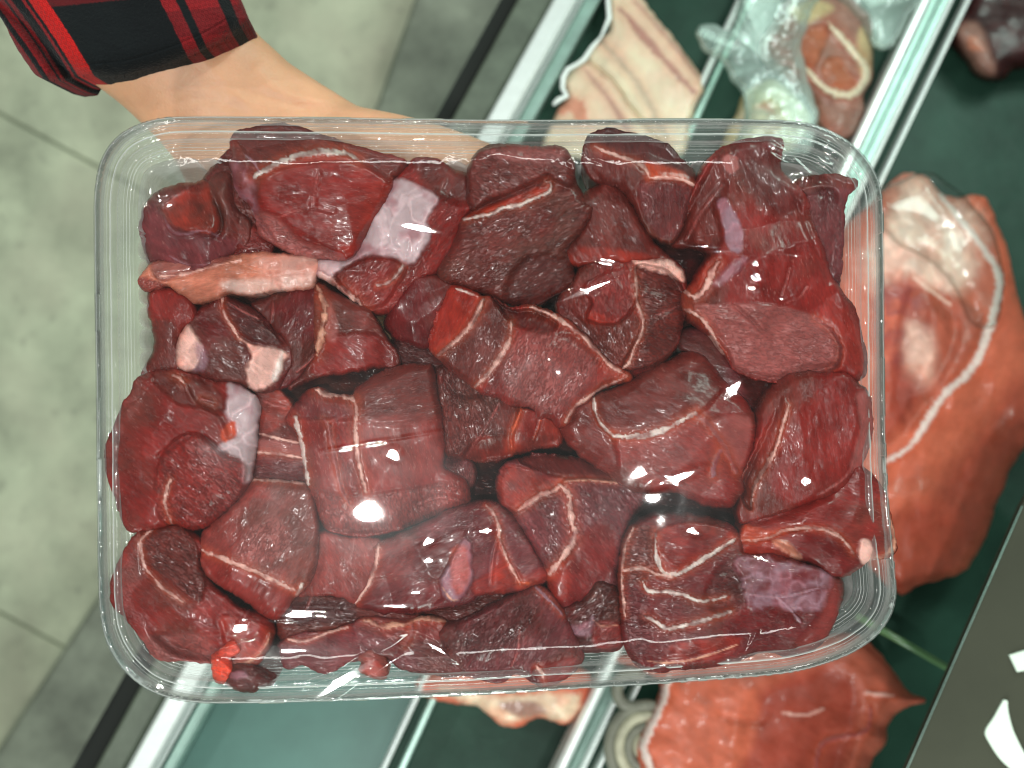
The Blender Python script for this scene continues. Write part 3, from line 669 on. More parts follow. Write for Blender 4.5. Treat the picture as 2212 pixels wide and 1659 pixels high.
# wrap over the joint: glints along the top of it
def wraph(x, y, s, h): return h+3.2*ridge(x*.9-y*.5, y*.35+x*.2, 70, 2, 12)
o = relief('cling_wrap', [(1880, 430), (1960, 385), (2020, 375), (2110, 450), (2150, 520), (2170, 620), (2150, 700), (2100, 700), (2060, 620), (2000, 560), (1930, 520)], dcount, mm=.28, step=4, material=m_wrap, top=64, R=50, D=10, bulge=3, lo=1, mid=0, fine=0, jit=(4, 1), thick=.5, shrink=.97, seed=45, hfn=wraph)
tag(o, 'shiny cling wrap stretched over the fat end of the orange joint', 'cling wrap')
# ================================================================== ARM, HAND, SLEEVE
def loft(bm_V, bm_F, stations, seg=24):
    """stations: (px, py, d, half width mm, half thickness mm) along a limb"""
    pts = [np.array(W(s[0], s[1], s[2])) for s in stations]; n0 = len(bm_V); n = len(pts)
    for i, p in enumerate(pts):
        t = pts[min(i+1, n-1)]-pts[max(i-1, 0)]; t /= np.linalg.norm(t)
        a = np.cross(t, (0, 0, 1.0)); a /= np.linalg.norm(a); c = np.cross(a, t)
        for k in range(seg):
            q = 2*math.pi*k/seg
            bm_V.append(tuple(p+a*math.cos(q)*stations[i][3]/1000+c*math.sin(q)*stations[i][4]/1000))
    for i in range(n-1):
        for k in range(seg):
            bm_F.append((n0+i*seg+k, n0+i*seg+(k+1) % seg, n0+(i+1)*seg+(k+1) % seg, n0+(i+1)*seg+k))
    bm_F.append(tuple(n0+k for k in range(seg-1, -1, -1))); bm_F.append(tuple(n0+(n-1)*seg+k for k in range(seg)))
def limb(st, k=3):       # subdivide stations smoothly, round the last end
    A = np.array(st, float); B_ = catmull(A[:, :2], False, 18)
    t = np.linspace(0, 1, len(B_)); s = np.r_[0, np.cumsum(np.hypot(*np.diff(A[:, :2], axis=0).T))]; s /= s[-1]
    l = np.r_[0, np.cumsum(np.hypot(*np.diff(B_, axis=0).T))]; l /= l[-1]
    return np.c_[B_, [np.interp(l, s, A[:, q]) for q in (2, 3, 4)][0], np.interp(l, s, A[:, 3]), np.interp(l, s, A[:, 4])]
V, F = [], []
loft(V, F, limb([(180, -85, .368, 33, 27), (300, 35, .374, 30, 23), (377, 112, .380, 28, 20), (450, 188, .384, 27.4, 18), (505, 245, .386, 28.5, 17), (570, 320, .387, 34, 15), (640, 400, .387, 40, 14), (740, 500, .386, 42, 13), (820, 570, .386, 40, 11.5), (880, 620, .386, 30, 9)]))
def digit(a, b_, c_, d_, r):
    st = [(*a, r+1, r), (*b_, r, r*.95), (*c_, r*.93, r*.9), (*d_, r*.82, r*.78)]
    e = np.array(d_[:2])+(np.array(d_[:2])-np.array(c_[:2]))*.10
    st.append((e[0], e[1], d_[2], r*.45, r*.42)); loft(V, F, limb(st), 16)
digit((610, 292, .389), (740, 300, .386), (860, 318, .382), (950, 334, .379), 13.0)   # ball of the thumb
digit((860, 318, .382), (960, 336, .378), (1050, 366, .375), (1150, 398, .373), 10.2)  # thumb
digit((860, 470, .386), (1000, 500, .379), (1130, 540, .374), (1240, 590, .373), 8.8)
digit((870, 560, .386), (1010, 610, .379), (1140, 665, .374), (1260, 730, .373), 9.0)
digit((840, 640, .386), (960, 710, .380), (1080, 780, .375), (1180, 850, .374), 8.6)
digit((770, 690, .387), (860, 770, .381), (950, 840, .377), (1020, 910, .376), 7.6)
me = bpy.data.meshes.new('hand'); me.from_pydata(V, [], F)
m_skin = simple('skin', lin((218, 166, 130)), .42, spec=.4, noise=.16, nscale=38, bump=.6, bscale=900, bdist=.0003)
bs = m_skin.node_tree.nodes['Principled BSDF']; bs.inputs['Subsurface Weight'].default_value = .3; bs.inputs['Subsurface Radius'].default_value = (1, .35, .2); bs.inputs['Subsurface Scale'].default_value = .004
hand = link('person', me, None, m_skin)
rm = hand.modifiers.new('r', 'REMESH'); rm.mode = 'VOXEL'; rm.voxel_size = .0014; rm.use_smooth_shade = True
sm = hand.modifiers.new('s', 'SMOOTH'); sm.factor = .6; sm.iterations = 14
bpy.context.view_layer.update(); dg = bpy.context.evaluated_depsgraph_get()
me2 = bpy.data.meshes.new_from_object(hand.evaluated_get(dg)); hand.modifiers.clear(); hand.data = me2
if not me2.materials: me2.materials.append(m_skin)
# tendons and the crease at the root of the thumb
n = len(me2.vertices); co = np.empty(n*3, np.float32); me2.vertices.foreach_get('co', co); co = co.reshape(-1, 3)
d = CAMZ-co[:, 2]; hx = co[:, 0]/d*PW+PW/2; hy = PH/2-co[:, 1]/d*PW
up = np.zeros(n)
for pts, wd, dz in (([(500, 190), (600, 215), (690, 240), (800, 262)], 9, -.7), ([(560, 150), (610, 200), (700, 222)], 16, .9), ([(340, 230), (440, 215), (560, 250)], 10, -.35), ([(440, 130), (500, 190), (560, 260)], 12, .5),
                    ([(590, 262), (640, 235), (700, 225)], 6, -.5), ([(620, 250), (650, 262), (700, 262)], 5, -.4)):
    dd, _, _, _ = segdist(hx, hy, catmull(pts, False, 6), False); up += dz*np.exp(-(dd/wd)**2)
co[:, 2] += (up/1000)*(co[:, 2] > np.interp(hx, [0, 2200], [1.015, 1.015]))
me2.vertices.foreach_set('co', co.ravel()); me2.update()
org = np.array(W(450, 188, .384)); me2.transform(__import__('mathutils').Matrix.Translation(-Vector(org))); hand.location = org
tag(hand, 'person in a red and black plaid sleeve holding the clear tray from below', 'person')

def plaid(x, y, s, col):
    u = x-y*(.73-np.clip(x-61, 0, 600)*.0007)
    red = lin((122, 24, 28)); hot = lin((172, 26, 24)); blk = lin((13, 18, 20)); out = np.tile(blk, (len(x), 1))
    wob = fbm(x, y, 5, 1, 4)*1.0
    for a, b_, c in ((-80, -28, red*.8), (-14, 8, red*.9), (14, 24, red*.8), (46, 53, red), (61, 100, hot), (345, 379, red), (399, 470, red), (497, 545, red)):
        m = sst((np.minimum(u-a, b_-u)+wob)/3+.5)[:, None]; out = out*(1-m)+c*m
    v_ = y+x*.10
    for a, b_, c in ((-200, 26, red),):
        m = (sst((np.minimum(v_-a, b_-v_)+wob)/3+.5)*.42*(u > 100)*(u < 345))[:, None]; out = out*(1-m)+c*m
    m = (sst((np.minimum(v_-62, 120-v_)+wob)/3+.5)*.35*(u > 345))[:, None]; out = out*(1-m)+blk*m
    tw = (.78+.44*((np.floor((x+y)/2.4)+np.floor((x-y)/5.0)) % 2))[:, None]
    lum = out.sum(1, keepdims=True) > .12
    return np.where(lum, out*tw, out)
def folds(x, y, s, h):
    for pts, wd, dz in (([(-20, -10), (60, 60), (120, 130), (165, 172)], 14, -7), ([(-30, 30), (40, 100), (95, 160)], 16, 4), ([(30, -60), (120, 40), (200, 150)], 22, 3.5), ([(330, -40), (400, 60), (440, 120)], 30, 1.8), ([(470, -40), (520, 40)], 16, -2.5), ([(230, -40), (290, 60), (330, 140)], 34, -1.2)):
        dd, _, _, _ = segdist(x, y, catmull(pts, False, 8), False); h = h+dz*np.exp(-(dd/wd)**2)
    # the hem: a stitched double edge
    hem = catmull([(90, 168), (150, 166), (220, 158), (275, 152), (340, 134), (420, 104), (475, 76), (520, 46)], False, 6)
    dd, _, _, _ = segdist(x, y, hem-np.array([4, 22]), False); h = h-.5*np.exp(-(dd/2.2)**2)
    return h
m_cloth, nt, b = mat('plaid_flannel'); ca = N(nt, 'ShaderNodeAttribute', attribute_name='Col'); nt.links.new(ca.outputs['Color'], b.inputs['Base Color'])
b.inputs['Roughness'].default_value = .9; b.inputs['Specular IOR Level'].default_value = .2; b.inputs['Sheen Weight'].default_value = .06
tc = N(nt, 'ShaderNodeTexCoord'); n1 = N(nt, 'ShaderNodeTexNoise', i_Scale=1000, i_Detail=2); nt.links.new(tc.outputs['Object'], n1.inputs['Vector'])
bp = N(nt, 'ShaderNodeBump', i_Strength=1, i_Distance=.0006); nt.links.new(n1.outputs[0], bp.inputs['Height']); nt.links.new(bp.outputs[0], b.inputs['Normal'])
sl = relief('sleeve', [(-120, -100), (-60, -20), (0, 38), (31, 95), (60, 140), (80, 165), (113, 174), (150, 173), (170, 165), (193, 163), (218, 167), (245, 167), (273, 163), (341, 146), (400, 126), (450, 104), (490, 82), (529, 51), (537, 40), (520, 10), (500, -40), (440, -160), (200, -260)],
   dflat(.350), .16, top=4, R=60, D=9, bulge=6, lo=.8, mid=.3, fine=.05, grain=.2, step=1.9, jit=(1.2, .9), thick=30, shrink=.93, seed=51, material=m_cloth, colfn=plaid, hfn=folds)
sl.parent = hand; sl.location = Vector(sl.location)-hand.location
# loose threads along the hem
fr = empty('x'); bpy.data.objects.remove(fr)
rng = np.random.default_rng(5); TV, TF = [], []
hp = catmull([(80, 165), (113, 174), (150, 173), (193, 163), (218, 167), (273, 163), (341, 146), (400, 126), (450, 104), (490, 82), (529, 51), (537, 40)], False, 3)
for i in range(46):
    p = hp[rng.integers(len(hp))]; a = rng.uniform(.6, 2.4); ln = rng.uniform(1.5, 8)**1.0; q = p+np.array([math.cos(a)*ln*.6, math.sin(a)*ln])
    n0 = len(TV); w_ = .55
    for pt in (p-np.array([1, 2]), q):
        for dx, dz in ((-w_, 0), (w_, 0), (0, .0003)): TV.append(W(pt[0]+dx, pt[1], .3555-dz))
    TF += [(n0, n0+1, n0+4, n0+3), (n0+1, n0+2, n0+5, n0+4), (n0+2, n0, n0+3, n0+5)]
me = bpy.data.meshes.new('frayed_threads'); me.from_pydata(TV, [], TF); ft = link('frayed_threads', me, sl, simple('black_thread', (.012, .014, .016), .9)); ft['kind'] = 'stuff'
bpy.context.view_layer.update(); ft.matrix_parent_inverse = sl.matrix_world.inverted()

# ================================================================== CLEAR TRAY
RIM = catmull([(203, 500), (205, 410), (220, 342), (260, 290), (325, 260), (400, 251), (700, 253), (1100, 258), (1500, 256), (1700, 260), (1775, 274), (1842, 312), (1888, 368), (1906, 430), (1910, 600), (1912, 900), (1921, 1100), (1933, 1230), (1935, 1290), (1920, 1338), (1880, 1385), (1810, 1424), (1700, 1454), (1474, 1474), (1250, 1488), (1061, 1500), (720, 1515), (500, 1520), (400, 1515), (328, 1494), (268, 1448), (230, 1385), (214, 1300), (210, 1100), (207, 800)], True, 5)
PX = DT/PW       # metres per picture unit at the rim
m_ptray = film_material('clear_pet', (.93, .945, .935), .06, .05, .012, .35, 260, .35, 1.0)
def tray_mesh():
    n = len(RIM); T = np.roll(RIM, -2, 0)-np.roll(RIM, 2, 0); NN = np.c_[T[:, 1], -T[:, 0]]; NN /= np.hypot(NN[:, 0], NN[:, 1])[:, None]
    c = RIM.mean(0); flip = np.sign(((c-RIM)*NN).sum(1))[:, None]; NN *= flip        # inward
    for _ in range(6): NN = NN+np.roll(NN, 1, 0)+np.roll(NN, -1, 0); NN /= np.hypot(NN[:, 0], NN[:, 1])[:, None]
    s = np.r_[0, np.cumsum(np.hypot(*np.diff(RIM, axis=0).T))]
    prof = [(1, -7), (0, -6.4), (0, -1.4), (1, -.3), (3, .45), (7, .7), (11, .55), (14, -.6), (18, -2.0), (22, -2.3), (28, -2.3), (31, -1.1), (34, -.1), (38, .25), (43, .2), (47, -.1), (50, -1.6), (54, -2.7), (60, -2.9), (70, -2.8), (74, -2.5), (78, -2.9), (85, -3.3), (89, -5.6), (92, -9), (96, -14), (101, -24), (108, -36), (114, -40.5), (124, -42), (150, -42.3)]
    pa = np.array(prof, float); q0 = np.r_[pa[:6, 0], np.arange(12, 92, 1.25)]; q1 = pa[pa[:, 0] > 92]
    z0 = np.r_[pa[:6, 1], np.interp(np.arange(12, 92, 1.25), pa[:, 0], pa[:, 1])]
    rip = .27*np.sin(q0*2*math.pi/7.0)*((q0 > 14) & (q0 < 32) | (q0 > 52) & (q0 < 84)); z0 = z0+rip
    prof = list(zip(q0, z0))+[tuple(r) for r in q1]
    V = []
    # scallops: only along the straight walls
    ph = np.abs(np.sin(s/49*math.pi))**.55
    straight = np.ones(n)
    for i in range(n):
        a = NN[i-6]; b_ = NN[(i+6) % n]; ang = abs(a[0]*b_[1]-a[1]*b_[0]); straight[i] = max(0, 1-ang/.06)
    for _ in range(8): straight = (straight+np.roll(straight, 1)+np.roll(straight, -1))/3
    wob = fbm(RIM[:, 0], RIM[:, 1], 40, 2, 3)*.35
    for ins, z in prof:
        q = ins+(13.0*(1-ph)*straight*sst((ins-79)/8.0) if ins > 79 else 0)*(1 if ins < 140 else 0)
        P = RIM+NN*np.reshape(q, (-1, 1)) if np.ndim(q) else RIM+NN*q
        x = (P[:, 0]-PW/2)*PX; y = (PH/2-P[:, 1])*PX
        V.append(np.c_[x, y, CAMZ-DT+(z+wob*(ins < 80))/1000])
    V = np.concatenate(V); m = len(prof); F = []
    i = np.arange(n); j = (i+1) % n
    for k in range(m-1): F.append(np.c_[k*n+i, (k+1)*n+i, (k+1)*n+j, k*n+j])
    cpt = V[-n:].mean(0); V = np.r_[V, [cpt]]
    F.append(np.c_[(m-1)*n+i, np.full(n, len(V)-1), (m-1)*n+j, np.full(n, -1)])
    F = np.concatenate(F); org = np.array([0, 0, CAMZ-DT-.042])
    # face up: the picture runs y down, check one face
    f = F[3*n]; nz = np.cross(V[f[1]]-V[f[0]], V[f[2]]-V[f[0]])[2]
    if nz < 0: F = np.where(F[:, 3:4] >= 0, F[:, ::-1], np.c_[F[:, 2], F[:, 1], F[:, 0], F[:, 3]])
    me = mesh_np('food_tray', V-org, F); o = link('food_tray', me, None, m_ptray); o.location = org
    return o
tray = tray_mesh()
tag(tray, 'clear plastic food tray with ridged rim packed with raw red meat', 'tray')
# ================================================================== MEAT CHUNKS IN THE TRAY
TC = ((1065-PW/2)*PX, (PH/2-885)*PX)
CH = []
def P_(label, poly, top, base='red', **k): CH.append((label, poly, top, base, k))
GRP = 'chunks of raw red meat packed in the clear tray'
# ---- top row
P_('purple skinned chunk with a peaked red face, in the upper left corner of the tray', [(306, 478), (303, 497), (318, 540), (329, 572), (380, 590), (440, 582), (480, 562), (512, 548), (540, 532), (548, 500), (535, 465), (512, 440), (500, 400), (498, 372), (470, 372), (447, 385), (425, 398), (390, 402), (345, 415), (325, 432), (312, 455)], 0, 'brown', R=40, D=11, ang=60, grain=.6,
   areas=[([(296, 480), (325, 430), (352, 468), (385, 496), (470, 508), (520, 530), (440, 600), (320, 590)], 'purple', -1, 22, dict(g=.1, veil=0, part='membrane')), ([(355, 440), (443, 396), (458, 430), (474, 472), (467, 505), (400, 500), (362, 478)], 'bright', 2.5, 9, dict(g=.1, a=.8, slope=(3, 6)))],
   seams=[([(445, 388), (462, 430), (476, 470), (470, 503)], 10, 'crease', dict(dz=2)), ([(355, 470), (372, 500), (402, 505), (440, 498), (470, 510)], 5, 'lilac', dict(a=.6)), ([(365, 552), (400, 570), (440, 572), (490, 560)], 3, 'lilac', dict(a=.6))])
P_('small reddish knob squeezed between the purple chunk and the big white rimmed one', [(505, 560), (498, 535), (520, 505), (548, 485), (566, 505), (590, 530), (570, 556), (530, 565)], -4, 'red', R=20, D=8, grain=.8)
P_('dark ribbed chunk standing behind the purple skinned one', [(440, 400), (470, 355), (500, 325), (530, 340), (560, 420), (560, 490), (520, 500), (480, 470)], -5, 'brown', R=24, D=8, grain=.9, ang=55)
P_('large block with a frilly white fat rim over its bright red face, top left', [(503, 297), (520, 285), (560, 277), (610, 272), (645, 277), (680, 290), (720, 305), (760, 318), (810, 332), (868, 348), (880, 366), (850, 386), (848, 402), (835, 430), (802, 490), (765, 545), (738, 560), (690, 557), (640, 547), (600, 527), (566, 505), (554, 470), (540, 440), (518, 425), (507, 400), (503, 350)], 5, 'red', R=30, D=10, ang=10, grain=.35, bulge=4,
   areas=[([(495, 260), (640, 262), (775, 320), (885, 350), (850, 392), (773, 345), (700, 326), (600, 352), (548, 384), (530, 330)], 'brown', -4, 16, dict(g=.6, ang=25, slope=(-1, 6))),
          ([(497, 350), (530, 360), (552, 384), (548, 420), (560, 466), (590, 520), (530, 450), (500, 410)], 'lilac', -3, 12, dict(veil=1, a=.75, g=.1)),
          ([(554, 460), (600, 468), (650, 520), (740, 553), (735, 570), (640, 560), (560, 510)], 'rose', -3, 14, dict(g=.8, a=.75)),
          ([(560, 392), (620, 362), (740, 350), (820, 376), (835, 400), (790, 490), (740, 548), (660, 508), (575, 455)], 'red', 1, 10, dict(g=.25, a=.7)),
          ([(800, 400), (850, 392), (800, 490), (745, 556), (726, 540), (780, 470)], 'bright', 0, 18, dict(a=.7, g=.1))],
   seams=[([(549, 384), (572, 368), (600, 353), (650, 335), (700, 328), (745, 331), (775, 345)], 12, 'white', dict(dz=1.1)), ([(687, 375), (680, 410), (676, 445)], 4, 'pink'), ([(600, 470), (640, 455), (676, 447), (720, 455)], 3, 'pink'), ([(560, 372), (548, 350), (530, 335)], 4, 'lilac')])
P_('chunk wrapped in pale lilac membrane beside the white rimmed block', [(850, 385), (884, 359), (897, 349), (942, 347), (979, 371), (1010, 380), (1014, 402), (1028, 443), (1008, 478), (993, 505), (976, 545), (950, 585), (905, 605), (880, 640), (845, 673), (800, 674), (775, 655), (745, 630), (710, 604), (683, 590), (680, 570), (690, 556), (738, 556), (765, 540), (800, 480)], 1, 'red', R=26, D=9, ang=-50, grain=.7,
   areas=[([(848, 388), (884, 391), (911, 406), (945, 426), (938, 450), (923, 467), (925, 490), (935, 505), (918, 532), (897, 566), (875, 572), (850, 556), (805, 552), (765, 566), (727, 592), (706, 606), (680, 590), (685, 560), (738, 555), (765, 540), (800, 480), (830, 420)], 'silver', 1.2, 7, dict(g=.05, part='membrane')),
          ([(727, 594), (771, 566), (805, 556), (850, 560), (876, 577), (868, 600), (825, 660), (780, 660), (745, 626)], 'red', -3, 10, dict(g=.6, a=.7)),
          ([(890, 352), (945, 350), (980, 374), (1012, 385), (1024, 440), (985, 430), (940, 418)], 'brown', 0, 16, dict(g=.4))],
   seams=[([(690, 590), (712, 606), (745, 632), (770, 655), (786, 672)], 17, 'fat', dict(dz=1.5, part='tendon')), ([(871, 573), (855, 597), (836, 612), (815, 616)], 6, 'white'), ([(945, 430), (990, 450), (1025, 445)], 12, 'ridge', dict(dz=1.5))])
P_('dark striated block folded over a white edged slit, top centre', [(1014, 390), (1022, 345), (1045, 322), (1095, 316), (1150, 320), (1210, 323), (1228, 340), (1238, 370), (1242, 400), (1264, 430), (1282, 455), (1262, 490), (1222, 540), (1235, 580), (1238, 605), (1190, 640), (1140, 662), (1060, 640), (1000, 620), (952, 602), (948, 583), (975, 540), (992, 500), (1002, 474), (1018, 460), (1012, 425)], 4, 'brown', R=28, D=10, ang=-25, grain=.75, bulge=3,
   areas=[([(1010, 455), (1006, 400), (1020, 330), (1140, 305), (1240, 330), (1236, 400), (1190, 388), (1130, 420), (1060, 436), (1028, 456)], 'brown', 3, 12, dict(g=.8, ang=20, slope=(0, -4))),
          ([(1004, 470), (1030, 455), (1070, 440), (1110, 426), (1150, 408), (1184, 398), (1182, 412), (1150, 432), (1105, 446), (1060, 458), (1020, 472)], 'bright', 0, 6, dict(g=.1)),
          ([(1050, 325), (1130, 316), (1220, 328), (1200, 350), (1080, 345)], 'rose', 0, 18, dict(a=.5)), ([(1130, 560), (1230, 560), (1240, 600), (1150, 660), (1090, 650)], 'dark', -2, 20, dict(a=.6))],
   seams=[([(1018, 462), (1062, 437), (1110, 418), (1160, 396), (1185, 382)], 7, 'crease', dict(dz=2.5)), ([(1002, 474), (1030, 468), (1062, 462), (1085, 450), (1120, 444), (1155, 428), (1186, 414), (1190, 396), (1180, 393)], 6.5, 'white', dict(dz=.8))])
P_('dark block crossed by a pale seam, under the rim right of top centre', [(1264, 330), (1270, 305), (1284, 290), (1317, 281), (1351, 289), (1402, 300), (1443, 317), (1468, 345), (1494, 372), (1503, 400), (1492, 430), (1472, 488), (1452, 524), (1430, 520), (1400, 500), (1378, 458), (1345, 410), (1300, 396), (1276, 384), (1262, 358)], 3, 'brown', R=24, D=10, ang=80, grain=.35,
   areas=[([(1255, 300), (1300, 270), (1440, 290), (1500, 360), (1500, 402), (1440, 386), (1400, 384), (1365, 346), (1317, 332), (1286, 318)], 'dark', -3, 12, dict(g=.2, slope=(0, 8))), ([(1395, 352), (1440, 358), (1480, 376), (1480, 392), (1410, 384)], 'orange', 0, 14, dict(a=.75, g=.1)),
          ([(1390, 392), (1500, 402), (1470, 500), (1430, 515), (1390, 460)], 'purple', -1, 12, dict(a=.6, g=.7))],
   seams=[([(1284, 316), (1317, 331), (1345, 340), (1368, 348), (1392, 362), (1404, 385)], 7, 'fat'), ([(1404, 385), (1436, 384), (1475, 389), (1499, 400)], 5.5, 'fat'), ([(1272, 345), (1280, 370), (1300, 392)], 8, 'crease')])
P_('brown wedge in the middle of the upper half ending in a red lower edge', [(1240, 440), (1265, 420), (1290, 403), (1315, 391), (1345, 412), (1372, 450), (1395, 500), (1415, 530), (1445, 560), (1440, 575), (1390, 572), (1310, 566), (1250, 572), (1212, 560), (1213, 545), (1245, 500), (1262, 470)], 0, 'brown', R=30, D=8, ang=60, grain=.5,
   areas=[([(1205, 540), (1300, 535), (1400, 550), (1450, 565), (1400, 590), (1205, 580)], 'bright', 0, 14, dict(a=.7, g=.2))])
P_('fan shaped chunk split by a white seam with a bulging lobe, right of the centre', [(1246, 600), (1262, 572), (1310, 558), (1380, 560), (1440, 560), (1470, 582), (1480, 620), (1482, 655), (1474, 690), (1462, 735), (1430, 785), (1395, 812), (1345, 808), (1300, 780), (1240, 712), (1210, 690), (1206, 650)], 1, 'red', R=24, D=9, ang=75, grain=.75,
   areas=[([(1375, 575), (1440, 585), (1480, 640), (1470, 720), (1425, 780), (1345, 800), (1365, 750), (1388, 695), (1376, 640)], 'brown', -1, 9, dict(g=.95, ang=20, slope=(-3, 3))), ([(1262, 617), (1317, 586), (1370, 583), (1374, 651), (1343, 693), (1313, 699), (1269, 690), (1278, 650)], 'red', 3, 8, dict(g=.75, slope=(0, 4))),
          ([(1266, 670), (1300, 680), (1340, 690), (1316, 702), (1266, 696)], 'bright', 0, 10, dict(a=.8)), ([(1368, 560), (1419, 563), (1447, 562), (1472, 584), (1476, 608), (1436, 592), (1385, 577)], 'fat', .8, 6, dict(part='fat_cap', edge=4))],
   seams=[([(1372, 578), (1375, 617), (1376, 651), (1389, 693), (1384, 726), (1368, 753), (1360, 781), (1344, 796)], 6.5, 'fat'), ([(1389, 693), (1420, 680), (1470, 660)], 3, 'pink')])
P_('tall maroon block with a grained lower face, right side of the tray', [(1500, 400), (1525, 357), (1567, 320), (1601, 307), (1640, 300), (1655, 300), (1686, 306), (1688, 316), (1682, 335), (1681, 358), (1690, 377), (1715, 397), (1737, 425), (1754, 480), (1778, 550), (1792, 595), (1822, 640), (1846, 680), (1862, 740), (1868, 800), (1850, 818), (1815, 808), (1778, 805), (1717, 820), (1669, 822), (1594, 802), (1568, 765), (1539, 722), (1490, 690), (1476, 660), (1480, 632), (1500, 605), (1522, 570), (1528, 545), (1500, 535), (1452, 530), (1470, 488), (1488, 440)], 6, 'red', R=34, D=11, ang=75, grain=.22, bulge=3, lo=1.4,
   areas=[([(1440, 540), (1490, 440), (1560, 315), (1590, 320), (1570, 420), (1545, 445), (1560, 520), (1520, 560)], 'brown', -3, 16, dict(g=.3, slope=(6, 0))),
          ([(1585, 305), (1690, 300), (1690, 380), (1740, 430), (1700, 470), (1640, 440), (1600, 380)], 'dark', -1, 26, dict(a=.65)),
          ([(1500, 662), (1545, 659), (1611, 657), (1696, 664), (1764, 686), (1799, 714), (1816, 753), (1809, 790), (1778, 803), (1717, 818), (1669, 822), (1594, 801), (1572, 760), (1539, 716)], 'rose', -3.2, 12, dict(g=.75, ang=10, a=.8, slope=(0, -5))),
          ([(1546, 440), (1566, 429), (1580, 445), (1596, 478), (1602, 505), (1594, 544), (1568, 528), (1563, 484)], 'lilac', .5, 5, dict(part='membrane', g=.05)), ([(1564, 338), (1590, 338), (1596, 360), (1582, 376), (1566, 366)], 'rose', 0, 6),
          ([(1500, 600), (1536, 575), (1530, 610), (1500, 640), (1482, 640)], 'bright', 0, 12, dict(a=.8)), ([(1540, 610), (1590, 565), (1612, 560), (1590, 590), (1550, 615)], 'lilac', 0, 9, dict(a=.7)), ([(1790, 640), (1850, 700), (1866, 800), (1838, 800), (1822, 735), (1780, 680)], 'bright', 0, 22, dict(a=.5))],
   seams=[([(1478, 628), (1500, 641), (1516, 632), (1530, 610), (1538, 586), (1552, 568)], 12, 'fat', dict(dz=1.4)), ([(1478, 668), (1505, 680), (1532, 708), (1545, 735), (1562, 764)], 8, 'fat', dict(dz=.7)),
          ([(1760, 686), (1795, 712), (1814, 745), (1812, 780), (1790, 802)], 6, 'pink'), ([(1586, 660), (1620, 690), (1650, 720), (1670, 735)], 4, 'crease', dict(dz=1.2)), ([(1708, 578), (1700, 610), (1690, 640)], 3.5, 'pink'), ([(1745, 620), (1725, 645), (1700, 655)], 3.5, 'pink'), ([(1480, 520), (1520, 450), (1560, 400)], 5, 'pink', dict(a=.6)),
          ([(1720, 440), (1760, 530), (1790, 610)], 7, 'crease')])
P_('dark purple glossy chunk in the upper right corner of the tray', [(1705, 400), (1720, 393), (1747, 384), (1792, 381), (1815, 384), (1846, 394), (1842, 404), (1830, 416), (1821, 440), (1817, 520), (1812, 580), (1806, 640), (1796, 680), (1770, 620), (1740, 520), (1720, 440)], 0, 'purple', R=22, D=9, ang=80, grain=.6, lo=1.6,
   areas=[([(1700, 380), (1850, 375), (1845, 408), (1800, 405), (1730, 420)], 'brown', 1, 10, dict(g=.3)), ([(1735, 430), (1815, 420), (1812, 520), (1790, 600), (1760, 540)], 'dark', -1, 20, dict(a=.35, g=.7))],
   seams=[([(1725, 410), (1780, 400), (1822, 412)], 7, 'ridge', dict(dz=1.4))])
# ---- fat flap and the row beneath it
P_('long pale pink flap of fat lying along the upper left of the tray', [(303, 606), (314, 592), (330, 572), (380, 566), (440, 562), (490, 556), (560, 548), (630, 553), (683, 556), (681, 600), (676, 620), (640, 622), (600, 624), (540, 632), (490, 632), (455, 648), (418, 650), (390, 632), (360, 613), (335, 622), (315, 625)], 1.5, 'tan', R=14, D=6, ang=-12, grain=.15, bulge=2,
   areas=[([(325, 540), (450, 540), (500, 555), (450, 580), (380, 600), (340, 605)], 'purple', -1, 12, dict(a=.7, g=.1)), ([(300, 600), (335, 606), (360, 618), (340, 640), (300, 640)], 'pink', -1, 8, dict(a=.9, g=.8)), ([(560, 560), (690, 556), (680, 615), (600, 620)], 'fat', 0, 30, dict(a=.6)), ([(690, 595), (480, 610), (560, 640)], 'white', 0, 12, dict(a=.4))],
   seams=[([(345, 597), (400, 592), (460, 575), (520, 562)], 5, 'fat', dict(dz=.9)), ([(500, 566), (580, 590), (660, 590)], 4, 'crease', dict(dz=.4)), ([(430, 592), (520, 606), (600, 612)], 3, 'crease', dict(dz=.4))])
P_('narrow brown chunk under the left end of the fat flap', [(327, 632), (345, 622), (365, 622), (395, 634), (412, 650), (426, 676), (420, 700), (395, 712), (382, 740), (386, 770), (388, 805), (350, 815), (312, 812), (318, 790), (337, 752), (334, 702), (324, 678)], -2, 'red', R=24, D=8, ang=70, grain=.4, areas=[([(330, 700), (380, 700), (380, 800), (320, 810)], 'brown', -1, 20)])
